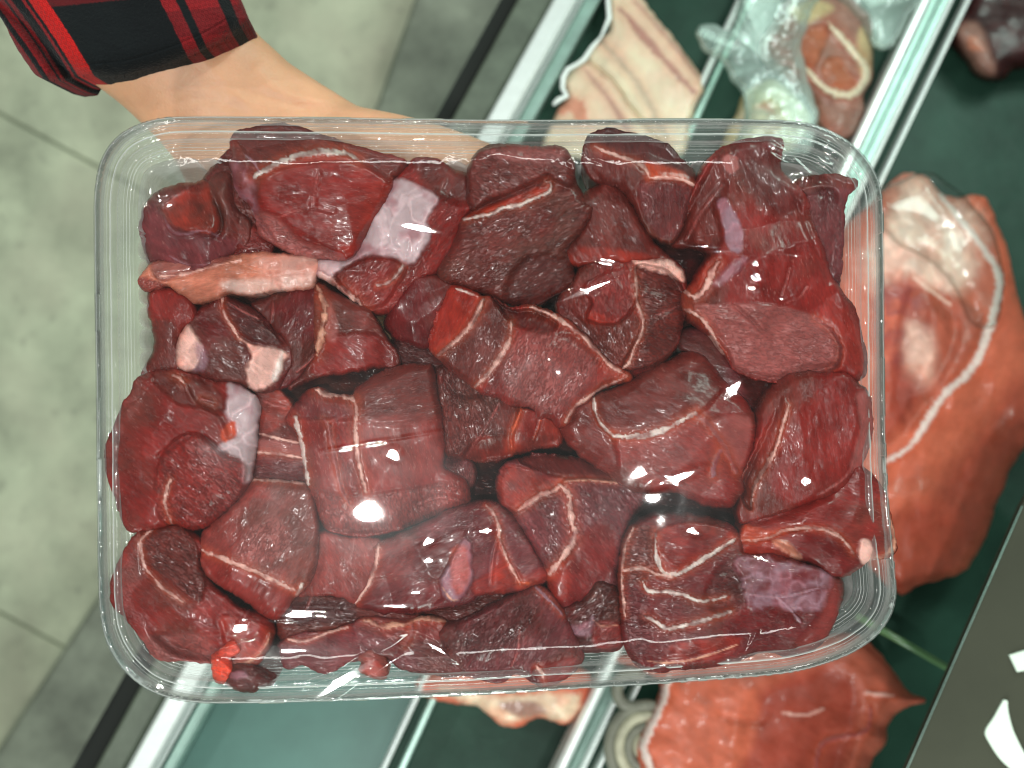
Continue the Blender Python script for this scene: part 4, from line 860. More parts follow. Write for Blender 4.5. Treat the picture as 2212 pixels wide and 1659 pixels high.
P_('chunk with a white oval of gristle at its left end and a fatty right corner', [(400, 704), (410, 690), (425, 676), (443, 658), (484, 643), (512, 654), (553, 675), (587, 709), (618, 740), (632, 784), (608, 830), (580, 846), (539, 841), (512, 824), (460, 820), (426, 808), (398, 803), (382, 786), (380, 745)], 0, 'wine', R=22, D=9, ang=35, grain=.45,
   areas=[([(400, 704), (416, 716), (432, 745), (434, 775), (424, 795), (402, 802), (384, 786), (382, 742)], 'fat', 1, 7, dict(part='gristle')), ([(424, 740), (450, 770), (440, 800), (415, 805), (425, 780)], 'lilac', 0, 8, dict(a=.7)), ([(515, 728), (559, 747), (597, 753), (622, 766), (610, 787), (602, 818), (580, 836), (546, 843), (530, 801), (544, 770), (530, 745)], 'fat', 1, 7, dict(part='fat_cap', edge=4)),
          ([(486, 650), (545, 672), (585, 712), (610, 745), (560, 738), (520, 720), (495, 690)], 'dark', 1.5, 7, dict(a=.75, g=.7)), ([(596, 790), (612, 760), (600, 820), (588, 825)], 'white', .5, 6)],
   seams=[([(481, 643), (480, 662), (486, 682), (500, 704), (515, 728)], 5.5, 'fat'), ([(500, 658), (530, 675), (562, 690)], 3.5, 'pink')])
P_('dark wine red chunk between the gristle chunk and the pale vertical strip', [(545, 660), (575, 645), (620, 630), (679, 617), (690, 640), (690, 700), (684, 767), (655, 806), (608, 840), (590, 845), (600, 800), (628, 784), (617, 740), (587, 709)], -2, 'wine', R=18, D=8, ang=-70, grain=.45, seams=[([(590, 652), (588, 680), (585, 700)], 3.5, 'pink'), ([(690, 755), (670, 780), (640, 805)], 4, 'pink')])
P_('brownish chunk with a pale strip of fat down its left edge', [(683, 616), (720, 634), (760, 655), (790, 672), (815, 698), (833, 733), (857, 765), (858, 790), (790, 795), (720, 806), (670, 820), (625, 838), (655, 806), (682, 770), (678, 690)], -1, 'brown', R=20, D=8, ang=30, grain=.4, seams=[([(686, 618), (698, 650), (702, 680), (694, 715), (685, 766)], 13, 'tan', dict(dz=1.2))],
   areas=[([(700, 735), (800, 720), (850, 760), (850, 790), (680, 810)], 'red', -2, 16, dict(g=.3)), ([(712, 660), (730, 700), (722, 740), (704, 730)], 'rose', 0, 10, dict(a=.6))])
P_('plain brown red block tucked left of the orange edged central piece', [(898, 594), (925, 590), (960, 597), (985, 612), (968, 650), (945, 700), (935, 742), (918, 755), (884, 742), (850, 726), (832, 700), (860, 650)], -1.5, 'wine', R=20, D=9, ang=80, grain=.12)
P_('central chunk with a bright orange left face and branching pale seams', [(973, 617), (1000, 622), (1027, 634), (1041, 644), (1062, 641), (1104, 668), (1143, 662), (1170, 671), (1232, 700), (1268, 733), (1316, 784), (1356, 806), (1359, 822), (1322, 830), (1284, 846), (1267, 869), (1246, 877), (1226, 912), (1208, 920), (1190, 900), (1165, 902), (1147, 880), (1106, 873), (1078, 856), (1044, 848), (1024, 836), (973, 796), (949, 769), (930, 753), (940, 705), (956, 651)], 7, 'red', R=24, D=10, ang=115, grain=.65, bulge=2.5,
   areas=[([(965, 605), (1043, 642), (1024, 690), (985, 735), (944, 768), (922, 757), (940, 690)], 'bright', -2.5, 8, dict(g=.3, a=.9, slope=(8, 0))), ([(1044, 644), (1105, 670), (1104, 730), (1078, 774), (1054, 810), (1022, 834), (950, 768), (1010, 710)], 'brown', 0, 8, dict(g=.6, ang=100)),
          ([(1062, 641), (1104, 668), (1160, 670), (1205, 700), (1180, 720), (1110, 700)], 'dark', -4, 10, dict(a=.7, slope=(0, 8))), ([(1300, 780), (1360, 806), (1350, 826), (1290, 845), (1270, 860), (1280, 820)], 'bright', 0, 16, dict(a=.6)), ([(1130, 720), (1230, 730), (1290, 790), (1250, 850), (1190, 890), (1110, 860), (1080, 800)], 'rose', 1, 20, dict(a=.45, g=.9))],
   seams=[([(1044, 646), (1032, 675), (1015, 703), (979, 740), (945, 768)], 9, 'fat', dict(dz=.9)), ([(1104, 695), (1102, 730), (1080, 772), (1054, 808), (1026, 836)], 7, 'fat'), ([(1146, 664), (1180, 676), (1215, 694), (1266, 733), (1314, 784), (1354, 812)], 9, 'fat', dict(dz=.7)),
          ([(1354, 815), (1300, 838), (1266, 862), (1245, 876), (1230, 896), (1222, 912)], 6, 'fat'), ([(985, 624), (1005, 630), (1030, 640)], 5, 'white')])
P_('small dark red scrap under the left tip of the central chunk', [(850, 736), (890, 738), (940, 757), (978, 800), (960, 830), (920, 810), (872, 788), (858, 768)], -6, 'dark', R=16, D=7, grain=.8)
P_('dark purple chunk deep under the tall maroon block', [(1462, 740), (1476, 715), (1510, 712), (1560, 745), (1592, 798), (1660, 818), (1690, 826), (1668, 862), (1632, 900), (1600, 880), (1560, 830), (1500, 780)], -6, 'purple', R=22, D=8, grain=.5, areas=[([(1600, 800), (1690, 820), (1640, 900)], 'dark', 0, 20)])
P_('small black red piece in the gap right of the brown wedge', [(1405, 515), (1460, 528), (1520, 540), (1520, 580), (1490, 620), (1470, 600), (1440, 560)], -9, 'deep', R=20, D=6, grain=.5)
# ---- middle row
P_('large chunk with a white membrane on its right shoulder, left edge of the tray', [(285, 850), (300, 818), (340, 804), (385, 801), (426, 808), (470, 822), (505, 822), (532, 840), (558, 870), (558, 925), (552, 990), (538, 1043), (523, 1072), (490, 1106), (450, 1136), (403, 1143), (375, 1132), (310, 1146), (278, 1140), (262, 1100), (242, 1043), (231, 992), (236, 958), (262, 890)], 4, 'red', R=36, D=11, ang=40, grain=.35, bulge=4, lo=1.5,
   areas=[([(495, 828), (529, 839), (562, 869), (560, 924), (552, 992), (538, 1043), (522, 1040), (525, 999), (505, 982), (471, 972), (488, 951), (508, 941), (486, 890), (491, 856)], 'silver', .8, 7, dict(part='membrane', g=.05, edge=3)), ([(355, 975), (420, 935), (480, 985), (525, 1000), (528, 1040), (500, 1100), (440, 1145), (370, 1150), (335, 1080)], 'red', 1.5, 10, dict(g=.95, a=.7, slope=(0, -3))),
          ([(330, 810), (420, 812), (480, 850), (480, 890), (430, 880), (380, 870)], 'brown', -1.5, 14, dict(g=.3)), ([(482, 925), (506, 910), (508, 942), (488, 955), (478, 950)], 'orange', 0, 8)],
   seams=[([(368, 1036), (360, 1060), (356, 1085), (364, 1115), (372, 1134)], 6.5, 'fat'), ([(375, 812), (390, 818), (396, 824)], 8, 'fat'), ([(435, 862), (452, 866), (462, 872)], 7, 'pink'), ([(345, 985), (420, 940), (485, 980)], 6, 'crease', dict(dz=1.2)), ([(400, 830), (420, 870), (470, 905), (490, 950)], 6, 'ridge')])
P_('flat chunk with pale cross lines and a red top, between the two big left blocks', [(553, 855), (562, 843), (600, 842), (625, 870), (645, 905), (660, 960), (672, 1050), (620, 1050), (545, 1046), (540, 1030), (554, 990), (560, 925)], -2.5, 'brown', R=14, D=6, ang=8, grain=.45,
   areas=[([(545, 840), (610, 838), (630, 885), (600, 925), (556, 925)], 'bright', 0, 16, dict(a=.7, g=.3)), ([(555, 950), (650, 962), (655, 985), (555, 975)], 'rose', 0, 8, dict(a=.6)), ([(540, 985), (660, 993), (668, 1036), (540, 1025)], 'purple', 0, 8, dict(a=.6, g=.6))],
   seams=[([(556, 936), (600, 947), (650, 958)], 4, 'fat'), ([(552, 976), (600, 981), (652, 989)], 6, 'fat'), ([(570, 866), (585, 872), (615, 880)], 4.5, 'pink')])
P_('big smooth chunk crossed by three upright pale seams, left of centre', [(620, 908), (632, 885), (650, 865), (682, 842), (720, 855), (760, 858), (775, 838), (820, 808), (865, 794), (905, 790), (932, 792), (942, 840), (953, 910), (960, 975), (958, 1008), (985, 1028), (1006, 1045), (1010, 1088), (980, 1106), (930, 1121), (860, 1141), (780, 1158), (720, 1146), (690, 1116), (672, 1062), (665, 1040), (650, 958), (636, 925)], 5, 'red', R=32, D=11, ang=75, grain=.18, bulge=4,
   areas=[([(640, 850), (760, 850), (768, 900), (720, 905), (640, 900)], 'wine', -1.5, 12, dict(g=.4, a=.8)), ([(775, 838), (935, 790), (950, 900), (780, 910)], 'brown', .5, 20, dict(g=.4, ang=-15)), ([(665, 1055), (760, 1075), (860, 1060), (1010, 1040), (1012, 1100), (860, 1145), (700, 1140)], 'pink', -2, 14, dict(g=.85, a=.7, slope=(0, -4))),
          ([(715, 915), (766, 905), (766, 1000), (788, 1062), (750, 1080), (722, 990)], 'red', -.8, 8, dict(g=.6)), ([(785, 915), (945, 905), (955, 1010), (800, 1050)], 'pink', 0, 16, dict(a=.6, g=.12))],
   seams=[([(638, 902), (645, 930), (652, 960), (659, 1000), (666, 1044)], 9, 'white', dict(dz=.8)), ([(700, 905), (712, 925), (716, 958), (724, 1000), (735, 1050), (755, 1090)], 7, 'rose'), ([(762, 858), (770, 885), (767, 920), (770, 960), (778, 1010), (790, 1062)], 9.5, 'fat', dict(dz=.8)), ([(682, 842), (705, 852), (735, 855), (764, 864)], 12, 'fat', dict(dz=1)),
          ([(755, 1090), (740, 1115), (728, 1135)], 5, 'pink'), ([(905, 1090), (950, 1075), (1000, 1085)], 4, 'pink'), ([(665, 1058), (720, 1072), (790, 1070), (880, 1060), (960, 1045)], 5, 'crease', dict(dz=.8))])
P_('striated chunk with a bright red lower rim, just below the central piece', [(944, 800), (960, 790), (1000, 806), (1044, 845), (1080, 858), (1112, 874), (1165, 890), (1206, 917), (1209, 958), (1163, 967), (1112, 980), (1061, 996), (1010, 993), (960, 978), (951, 924), (946, 850)], .5, 'brown', R=18, D=10, ang=80, grain=.9,
   areas=[([(1000, 985), (1040, 945), (1100, 935), (1130, 880), (1210, 915), (1212, 960), (1100, 985), (1020, 998)], 'bright', -1, 12, dict(g=.15, a=.9, slope=(0, -6))), ([(1050, 930), (1085, 875), (1126, 880), (1105, 945)], 'brown', 0, 10, dict(g=.5, a=.8)), ([(1130, 885), (1170, 895), (1150, 945), (1110, 950)], 'red', 0, 12, dict(a=.8, g=.2))],
   seams=[([(1128, 878), (1115, 912), (1104, 944), (1106, 968)], 7, 'orange', dict(dz=.8)), ([(1080, 868), (1060, 905), (1035, 945), (1008, 985)], 4, 'pink'), ([(1170, 900), (1160, 930), (1150, 955)], 3, 'orange'), ([(960, 820), (990, 850), (1040, 850)], 8, 'crease')])
P_('small ribbed piece showing below the right corner of the big seamed chunk', [(950, 990), (975, 985), (1015, 996), (1026, 1030), (1014, 1056), (985, 1060), (955, 1030)], -5, 'purple', R=16, D=7, grain=.8, ang=85)
P_('large rounded chunk marked by a V shaped white seam, right of centre', [(1214, 918), (1230, 895), (1247, 877), (1283, 857), (1351, 829), (1402, 800), (1437, 784), (1470, 766), (1496, 764), (1526, 781), (1560, 822), (1594, 852), (1622, 895), (1630, 935), (1625, 970), (1600, 1026), (1604, 1058), (1580, 1092), (1540, 1090), (1509, 1082), (1458, 1061), (1385, 1062), (1334, 1040), (1300, 1014), (1249, 976), (1228, 950)], 5, 'red', R=40, D=12, ang=25, grain=.3, bulge=4.5,
   areas=[([(1286, 862), (1402, 800), (1480, 768), (1560, 822), (1525, 880), (1475, 905), (1402, 935), (1327, 942), (1290, 907)], 'brown', 1, 10, dict(g=.3, a=.85)), ([(1330, 950), (1402, 945), (1475, 915), (1520, 920), (1560, 980), (1570, 1040), (1500, 1070), (1390, 1050)], 'pink', 0, 14, dict(a=.7, g=.4)), ([(1530, 910), (1620, 905), (1600, 1010), (1570, 970)], 'rose', -1, 12, dict(a=.5, g=.1)), ([(1218, 920), (1280, 870), (1290, 910), (1325, 945), (1330, 1020), (1250, 970)], 'brown', -1, 14, dict(a=.6))],
   seams=[([(1283, 860), (1285, 885), (1296, 912), (1326, 943)], 6, 'white', dict(dz=.7)), ([(1326, 943), (1360, 944), (1402, 938), (1440, 926), (1475, 907), (1502, 894)], 10.5, 'white', dict(dz=.9)), ([(1502, 894), (1526, 912), (1548, 940), (1568, 972), (1590, 1020)], 9, 'rose', dict(a=.8)), ([(1556, 975), (1545, 1000), (1540, 1030)], 9, 'lilac', dict(a=.6))])
P_('upright chunk edged by a long pale seam against the right wall', [(1638, 880), (1655, 850), (1680, 828), (1704, 812), (1760, 806), (1830, 809), (1855, 835), (1873, 852), (1880, 880), (1882, 920), (1874, 965), (1858, 1003), (1846, 1022), (1820, 1052), (1770, 1082), (1700, 1106), (1640, 1122), (1604, 1128), (1594, 1098), (1602, 1062), (1602, 1026), (1628, 965), (1632, 915)], 3, 'red', R=30, D=10, ang=80, grain=.3, bulge=3,
   areas=[([(1600, 1060), (1640, 960), (1690, 860), (1702, 878), (1688, 925), (1668, 985), (1627, 1054), (1620, 1100)], 'brown', -2.5, 10, dict(a=.75, slope=(8, 0))), ([(1640, 950), (1670, 905), (1690, 900), (1680, 950), (1655, 1000), (1636, 1010)], 'bright', 0, 16, dict(a=.65)), ([(1850, 850), (1890, 860), (1885, 950), (1850, 1020), (1838, 1000), (1860, 930)], 'rose', -1, 10, dict(a=.6, g=.1))],
   seams=[([(1704, 876), (1697, 900), (1689, 924), (1680, 958), (1668, 985), (1644, 1024), (1629, 1052), (1622, 1095)], 7, 'fat', dict(dz=.6)), ([(1872, 890), (1852, 955), (1838, 1016), (1806, 1048), (1766, 1072)], 5, 'pink')])
# ---- lower rows
P_('big chunk with one long slanting white seam, lower left', [(533, 1050), (545, 1036), (600, 1040), (660, 1046), (680, 1080), (684, 1120), (685, 1165), (680, 1230), (658, 1268), (634, 1288), (620, 1310), (595, 1335), (560, 1318), (500, 1275), (440, 1238), (429, 1192), (446, 1150), (490, 1106), (520, 1074)], 4, 'pink', R=32, D=11, ang=-55, grain=.4, bulge=4,
   areas=[([(425, 1190), (480, 1208), (540, 1232), (636, 1278), (600, 1350), (500, 1290)], 'red', -1, 9, dict(g=.15, a=.75)), ([(540, 1140), (600, 1120), (630, 1180), (560, 1220), (510, 1190)], 'rose', 0, 24, dict(g=.9, a=.6))],
   seams=[([(431, 1186), (455, 1197), (490, 1210), (532, 1226), (580, 1248), (620, 1268), (640, 1276)], 8.5, 'fat', dict(dz=.7)), ([(545, 1037), (600, 1038), (662, 1045)], 6, 'fat'), ([(640, 1285), (648, 1272), (652, 1262)], 8, 'white')])
P_('dark grained chunk with a thin zigzag seam in the lower left corner', [(302, 1150), (330, 1132), (375, 1128), (410, 1145), (440, 1178), (430, 1200), (442, 1240), (512, 1312), (575, 1330), (590, 1350), (588, 1383), (572, 1412), (546, 1436), (500, 1442), (480, 1440), (455, 1428), (420, 1424), (345, 1421), (316, 1390), (273, 1332), (248, 1308), (245, 1270), (252, 1235), (272, 1190)], 1, 'red', R=30, D=10, ang=35, grain=.5, bulge=3,
   areas=[([(330, 1150), (400, 1140), (440, 1230), (430, 1300), (370, 1260), (320, 1220), (308, 1180)], 'brown', 1, 10, dict(g=.95)), ([(480, 1330), (560, 1345), (585, 1370), (570, 1410), (520, 1430), (490, 1400)], 'bright', 1, 14, dict(a=.75, g=.1)), ([(300, 1380), (440, 1370), (470, 1440), (340, 1440)], 'rose', -2, 16, dict(a=.5, g=.9))],
   seams=[([(338, 1134), (318, 1152), (303, 1171), (307, 1200), (315, 1228), (332, 1248), (350, 1270), (372, 1285), (394, 1300)], 5.5, 'fat'), ([(584, 1368), (572, 1400), (545, 1425), (505, 1440)], 7, 'tan', dict(dz=.7)), ([(542, 1310), (530, 1332), (522, 1345)], 5, 'rose'), ([(400, 1400), (440, 1375), (480, 1372)], 3, 'pink')])
P_('orange red curdled scrap hanging at the bottom left of the tray', [(488, 1395), (498, 1390), (513, 1395), (512, 1410), (492, 1420), (496, 1440), (486, 1470), (470, 1470), (464, 1440), (462, 1420), (474, 1412)], 3, 'curd', R=9, D=3, grain=.8, bulge=2, lo=.5, mid=1.0, jit=(2, 2.5), thick=7)
P_('small dark tip of meat with a violet patch at the bottom left rim', [(482, 1442), (510, 1436), (545, 1440), (575, 1452), (592, 1462), (586, 1478), (560, 1482), (545, 1492), (515, 1488), (492, 1474), (482, 1460)], 2, 'dark', R=16, D=6, grain=.6, thick=9, areas=[([(498, 1452), (530, 1450), (535, 1464), (505, 1465)], 'lilac', 0, 6, dict(a=.8))])
P_('brownish chunk with one upright pale seam, below the big seamed chunk', [(676, 1165), (700, 1150), (745, 1162), (800, 1160), (824, 1170), (818, 1215), (800, 1258), (770, 1305), (740, 1290), (690, 1284), (645, 1290), (655, 1268), (680, 1230)], -1.5, 'pink', R=18, D=8, ang=65, grain=.5, areas=[([(700, 1260), (760, 1250), (760, 1300), (680, 1290)], 'red', 0, 14, dict(a=.6))], seams=[([(765, 1160), (760, 1195), (745, 1225)], 4, 'rose')])
P_('long dark chunk with a pale triangular flap, bottom centre', [(800, 1185), (819, 1173), (874, 1153), (930, 1128), (959, 1110), (1010, 1094), (1047, 1088), (1080, 1092), (1112, 1118), (1140, 1163), (1165, 1205), (1181, 1247), (1147, 1268), (1095, 1279), (1044, 1280), (1012, 1300), (979, 1306), (940, 1312), (880, 1324), (820, 1326), (768, 1314), (790, 1262), (806, 1225)], 4, 'purple', R=30, D=10, ang=-25, grain=.5, bulge=3.5,
   areas=[([(780, 1262), (860, 1245), (945, 1256), (958, 1290), (900, 1325), (760, 1325)], 'wine', -2, 12, dict(a=.85, g=.25)), ([(884, 1188), (940, 1165), (1006, 1141), (984, 1195), (962, 1250), (900, 1236)], 'wine', .6, 7, dict(a=.8, g=.15)), ([(1004, 1163), (1014, 1175), (1018, 1215), (1018, 1255), (995, 1290), (976, 1297), (953, 1268), (968, 1225)], 'lilac', 1.4, 6, dict(g=.1, part='membrane')), ([(975, 1190), (1005, 1180), (1014, 1250), (990, 1285), (975, 1260)], 'orange', 0, 12, dict(a=.55, g=.1)),
          ([(1020, 1262), (1062, 1235), (1100, 1215), (1130, 1240), (1175, 1225), (1185, 1250), (1100, 1285), (1030, 1285)], 'bright', -.5, 10, dict(a=.85, g=.1)), ([(1066, 1190), (1078, 1165), (1094, 1206), (1118, 1255), (1062, 1262)], 'bright', .3, 8, dict(a=.75, g=.2)), ([(780, 1185), (880, 1160), (880, 1240), (800, 1255)], 'pink', 0, 20, dict(a=.6))],
   seams=[([(1050, 1092), (1066, 1108), (1078, 1137), (1079, 1160)], 6.5, 'fat'), ([(1078, 1160), (1092, 1200), (1112, 1240), (1124, 1262)], 5.5, 'fat'), ([(1076, 1165), (1066, 1200), (1060, 1262)], 5, 'pink'), ([(818, 1174), (813, 1210), (800, 1252), (780, 1284), (764, 1306)], 8, 'fat', dict(dz=.8)), ([(955, 1268), (975, 1295), (990, 1296)], 5, 'tan'), ([(1120, 1258), (1150, 1262)], 7, 'orange')])
P_('chunk with a small red face above a broad branching pale seam, centre bottom right', [(1076, 1040), (1084, 1018), (1096, 1005), (1130, 990), (1160, 984), (1220, 990), (1300, 1010), (1350, 1040), (1400, 1052), (1388, 1080), (1362, 1118), (1345, 1170), (1332, 1240), (1325, 1270), (1280, 1290), (1250, 1305), (1215, 1314), (1192, 1290), (1180, 1250), (1165, 1205), (1132, 1145), (1112, 1118), (1080, 1085)], 1, 'purple', R=24, D=9, ang=50, grain=.75, bulge=3,
   areas=[([(1094, 1004), (1150, 1015), (1218, 1036), (1165, 1072), (1120, 1104), (1076, 1085), (1076, 1040)], 'bright', -.5, 8, dict(a=.85, g=.4, slope=(0, 3))), ([(1120, 985), (1200, 980), (1320, 1005), (1400, 1050), (1290, 1036), (1218, 1034), (1150, 1012)], 'brown', -3, 10, dict(a=.8, g=.4, slope=(0, 9))), ([(1180, 1250), (1240, 1185), (1290, 1130), (1330, 1150), (1310, 1260), (1210, 1310)], 'red', -.6, 14, dict(a=.7, g=.4)), ([(1180, 1235), (1235, 1200), (1225, 1290), (1195, 1290)], 'bright', 0, 12, dict(a=.6, g=.15))],
   seams=[([(1120, 1102), (1142, 1086), (1163, 1072), (1190, 1062), (1212, 1050)], 10, 'fat', dict(dz=.6, a=.8)), ([(1212, 1048), (1230, 1072), (1232, 1100), (1236, 1130), (1240, 1165), (1215, 1205), (1186, 1240)], 12, 'fat', dict(dz=.8)), ([(1218, 1040), (1250, 1037), (1283, 1037), (1334, 1043)], 5.5, 'tan')])
P_('flat red chunk under the right wall with a pale outer rim, lower right', [(1595, 1170), (1610, 1134), (1640, 1120), (1700, 1105), (1790, 1070), (1835, 1028), (1852, 1008), (1880, 1028), (1903, 1060), (1915, 1095), (1926, 1150), (1933, 1182), (1917, 1203), (1880, 1206), (1852, 1226), (1825, 1242), (1790, 1237), (1750, 1216), (1700, 1206), (1640, 1202), (1598, 1204)], 2.5, 'red', R=22, D=8, ang=15, grain=.2, bulge=3, lo=1.5,
   areas=[([(1662, 1162), (1740, 1143), (1800, 1150), (1840, 1190), (1860, 1225), (1800, 1250), (1745, 1218), (1716, 1190), (1680, 1172)], 'wine', 1.5, 8, dict(a=.75, g=.3)), ([(1606, 1135), (1660, 1145), (1700, 1148), (1655, 1165), (1606, 1168)], 'orange', 0, 10, dict(a=.7)), ([(1600, 1175), (1660, 1168), (1700, 1185), (1700, 1206), (1600, 1202)], 'bright', -1, 8, dict(a=.75)), ([(1668, 1166), (1700, 1172), (1735, 1205), (1720, 1208), (1680, 1180)], 'tan', 0, 7, dict(a=.8)), ([(1862, 1165), (1880, 1172), (1886, 1205), (1868, 1220), (1856, 1196)], 'fat', .6, 6, dict(part='fat_cap'))],
   seams=[([(1606, 1166), (1630, 1168), (1662, 1161), (1696, 1146), (1730, 1141), (1764, 1141), (1800, 1152), (1825, 1170), (1843, 1194)], 7, 'fat', dict(dz=.7)), ([(1910, 1085), (1924, 1130), (1931, 1170), (1915, 1198), (1893, 1204)], 9, 'tan', dict(dz=.6)), ([(1620, 1132), (1700, 1108), (1790, 1074)], 7, 'crease')])
P_('blocky chunk ruled by several white seams with a lilac skin, bottom right', [(1344, 1190), (1350, 1158), (1366, 1136), (1400, 1122), (1450, 1114), (1520, 1120), (1578, 1138), (1600, 1165), (1604, 1198), (1680, 1200), (1760, 1226), (1800, 1240), (1818, 1262), (1813, 1300), (1800, 1335), (1790, 1362), (1762, 1400), (1722, 1413), (1680, 1408), (1640, 1406), (1560, 1432), (1490, 1440), (1410, 1446), (1380, 1436), (1352, 1400), (1341, 1340), (1338, 1262)], 4.5, 'wine', R=28, D=11, ang=10, grain=.55, bulge=3,
   areas=[([(1344, 1190), (1356, 1148), (1380, 1134), (1412, 1150), (1416, 1206), (1432, 1240), (1390, 1256), (1345, 1260)], 'brown', .4, 8, dict(g=.9)), ([(1420, 1150), (1480, 1128), (1560, 1138), (1592, 1162), (1526, 1200), (1478, 1232), (1438, 1238), (1422, 1206)], 'bright', 1.6, 8, dict(a=.8, g=.15)), ([(1440, 1160), (1510, 1148), (1560, 1165), (1500, 1200), (1450, 1215)], 'wine', 0, 18, dict(a=.5)), ([(1340, 1262), (1400, 1285), (1400, 1400), (1360, 1400)], 'purple', 0, 14, dict(g=.9, a=.7)), ([(1560, 1220), (1600, 1240), (1610, 1300), (1560, 1330), (1520, 1290)], 'dark', -.6, 14, dict(a=.6, g=.8)),
          ([(1590, 1203), (1645, 1200), (1696, 1214), (1747, 1221), (1797, 1237), (1792, 1278), (1775, 1315), (1724, 1320), (1669, 1308), (1621, 1316), (1604, 1271)], 'lilac', .7, 8, dict(part='membrane', g=.05, veil=1, edge=5)), ([(1790, 1250), (1820, 1262), (1800, 1350), (1740, 1410), (1720, 1390), (1770, 1330)], 'pink', -1, 16, dict(a=.6, g=.1)), ([(1440, 1400), (1520, 1380), (1600, 1378), (1560, 1420), (1440, 1436)], 'bright', 0, 12, dict(a=.7, g=.1))],
   seams=[([(1417, 1150), (1416, 1180), (1420, 1210), (1436, 1238), (1460, 1240), (1480, 1232), (1526, 1204), (1590, 1163)], 8.5, 'white', dict(dz=.9)), ([(1368, 1140), (1352, 1175), (1345, 1215), (1343, 1264), (1350, 1330)], 6.5, 'fat'), ([(1348, 1232), (1385, 1226), (1420, 1240), (1450, 1246)], 6, 'fat'), ([(1389, 1257), (1400, 1276), (1440, 1278), (1475, 1285), (1509, 1298), (1540, 1296), (1570, 1288)], 6.5, 'white', dict(dz=.6)),
          ([(1395, 1332), (1415, 1342), (1436, 1356), (1475, 1352), (1526, 1339), (1580, 1321)], 7.5, 'white', dict(dz=.7)), ([(1400, 1428), (1436, 1432), (1490, 1426), (1540, 1412), (1594, 1392)], 5, 'tan'), ([(1620, 1285), (1690, 1290), (1770, 1270)], 5, 'lilac'), ([(1680, 1290), (1710, 1320), (1730, 1345)], 5, 'lilac')])
P_('dark glossy chunk with a violet tone, bottom centre of the tray', [(950, 1370), (962, 1350), (1000, 1343), (1060, 1310), (1110, 1285), (1155, 1266), (1182, 1276), (1215, 1318), (1240, 1368), (1254, 1400), (1250, 1430), (1225, 1460), (1175, 1479), (1150, 1466), (1110, 1452), (1085, 1471), (1040, 1466), (1000, 1452), (965, 1410)], 2, 'purple', R=30, D=9, ang=-55, grain=.75, bulge=3.5, lo=1.5,
   areas=[([(1010, 1350), (1120, 1300), (1160, 1330), (1100, 1400), (1000, 1420), (960, 1390)], 'dark', .5, 22, dict(a=.6, g=.9)), ([(1150, 1440), (1240, 1420), (1230, 1460), (1180, 1480)], 'red', -1, 14, dict(a=.8, g=.2))],
   seams=[([(1157, 1268), (1190, 1300), (1216, 1328)], 6, 'lilac'), ([(1122, 1360), (1120, 1400), (1105, 1440)], 4, 'pink'), ([(1160, 1440), (1172, 1455), (1176, 1475)], 6, 'fat'), ([(1000, 1345), (1080, 1310), (1110, 1290)], 6, 'ridge')])
P_('long low chunk with a branching pale seam, along the bottom rim', [(605, 1395), (620, 1378), (650, 1368), (720, 1362), (760, 1348), (790, 1336), (870, 1338), (940, 1334), (967, 1350), (962, 1400), (1000, 1450), (975, 1460), (930, 1452), (870, 1442), (840, 1420), (800, 1420), (760, 1426), (700, 1450), (655, 1432), (620, 1440)], .5, 'purple', R=20, D=8, ang=20, grain=.6, seams=[([(788, 1340), (805, 1346), (822, 1354), (850, 1350), (880, 1347), (900, 1337), (930, 1336), (962, 1342)], 10, 'tan', dict(dz=.8)), ([(890, 1348), (888, 1370), (874, 1395)], 8, 'rose'), ([(621, 1380), (648, 1386), (680, 1378), (716, 1363), (750, 1355)], 5.5, 'fat'), ([(820, 1350), (835, 1370), (860, 1378)], 5, 'rose')],
   areas=[([(820, 1352), (880, 1350), (880, 1390), (840, 1385)], 'red', 0, 8, dict(a=.7)), ([(900, 1345), (960, 1345), (950, 1380), (900, 1380)], 'red', 0, 8, dict(a=.7))])
P_('dark recessed chunk running behind the long low one near the bottom', [(612, 1312), (640, 1285), (740, 1290), (766, 1306), (800, 1318), (880, 1324), (980, 1304), (1050, 1282), (1120, 1275), (1115, 1292), (1060, 1322), (1000, 1350), (950, 1350), (860, 1345), (780, 1345), (700, 1370), (620, 1385), (600, 1350)], -3, 'brown', R=18, D=6, ang=10, grain=.7, areas=[([(620, 1300), (760, 1300), (760, 1340), (620, 1350)], 'dark', 0, 16)], seams=[([(672, 1290), (668, 1305), (660, 1316)], 5, 'rose')])
P_('small dark chunk with a scrap of pale skin, in the notch at the bottom', [(1205, 1325), (1240, 1305), (1262, 1300), (1290, 1256), (1325, 1262), (1342, 1300), (1347, 1352), (1336, 1398), (1290, 1402), (1250, 1398), (1232, 1360)], -2, 'dark', R=20, D=7, ang=-35, grain=.8, areas=[([(1225, 1355), (1270, 1345), (1282, 1330), (1280, 1370), (1240, 1372)], 'lilac', 0, 7, dict(a=.8, part='membrane')), ([(1285, 1345), (1345, 1350), (1336, 1395), (1285, 1395)], 'red', .5, 10, dict(a=.8))], seams=[([(1282, 1340), (1300, 1352), (1335, 1350)], 5, 'tan')])
P_('tiny red knob poking out of the pile at the bottom rim', [(772, 1418), (798, 1402), (815, 1400), (830, 1420), (836, 1448), (824, 1462), (800, 1458), (780, 1446), (790, 1430)], 1, 'rose', R=12, D=6, grain=.4, thick=8, areas=[([(790, 1440), (820, 1430), (825, 1455), (800, 1458)], 'bright', 0, 8, dict(a=.6))])
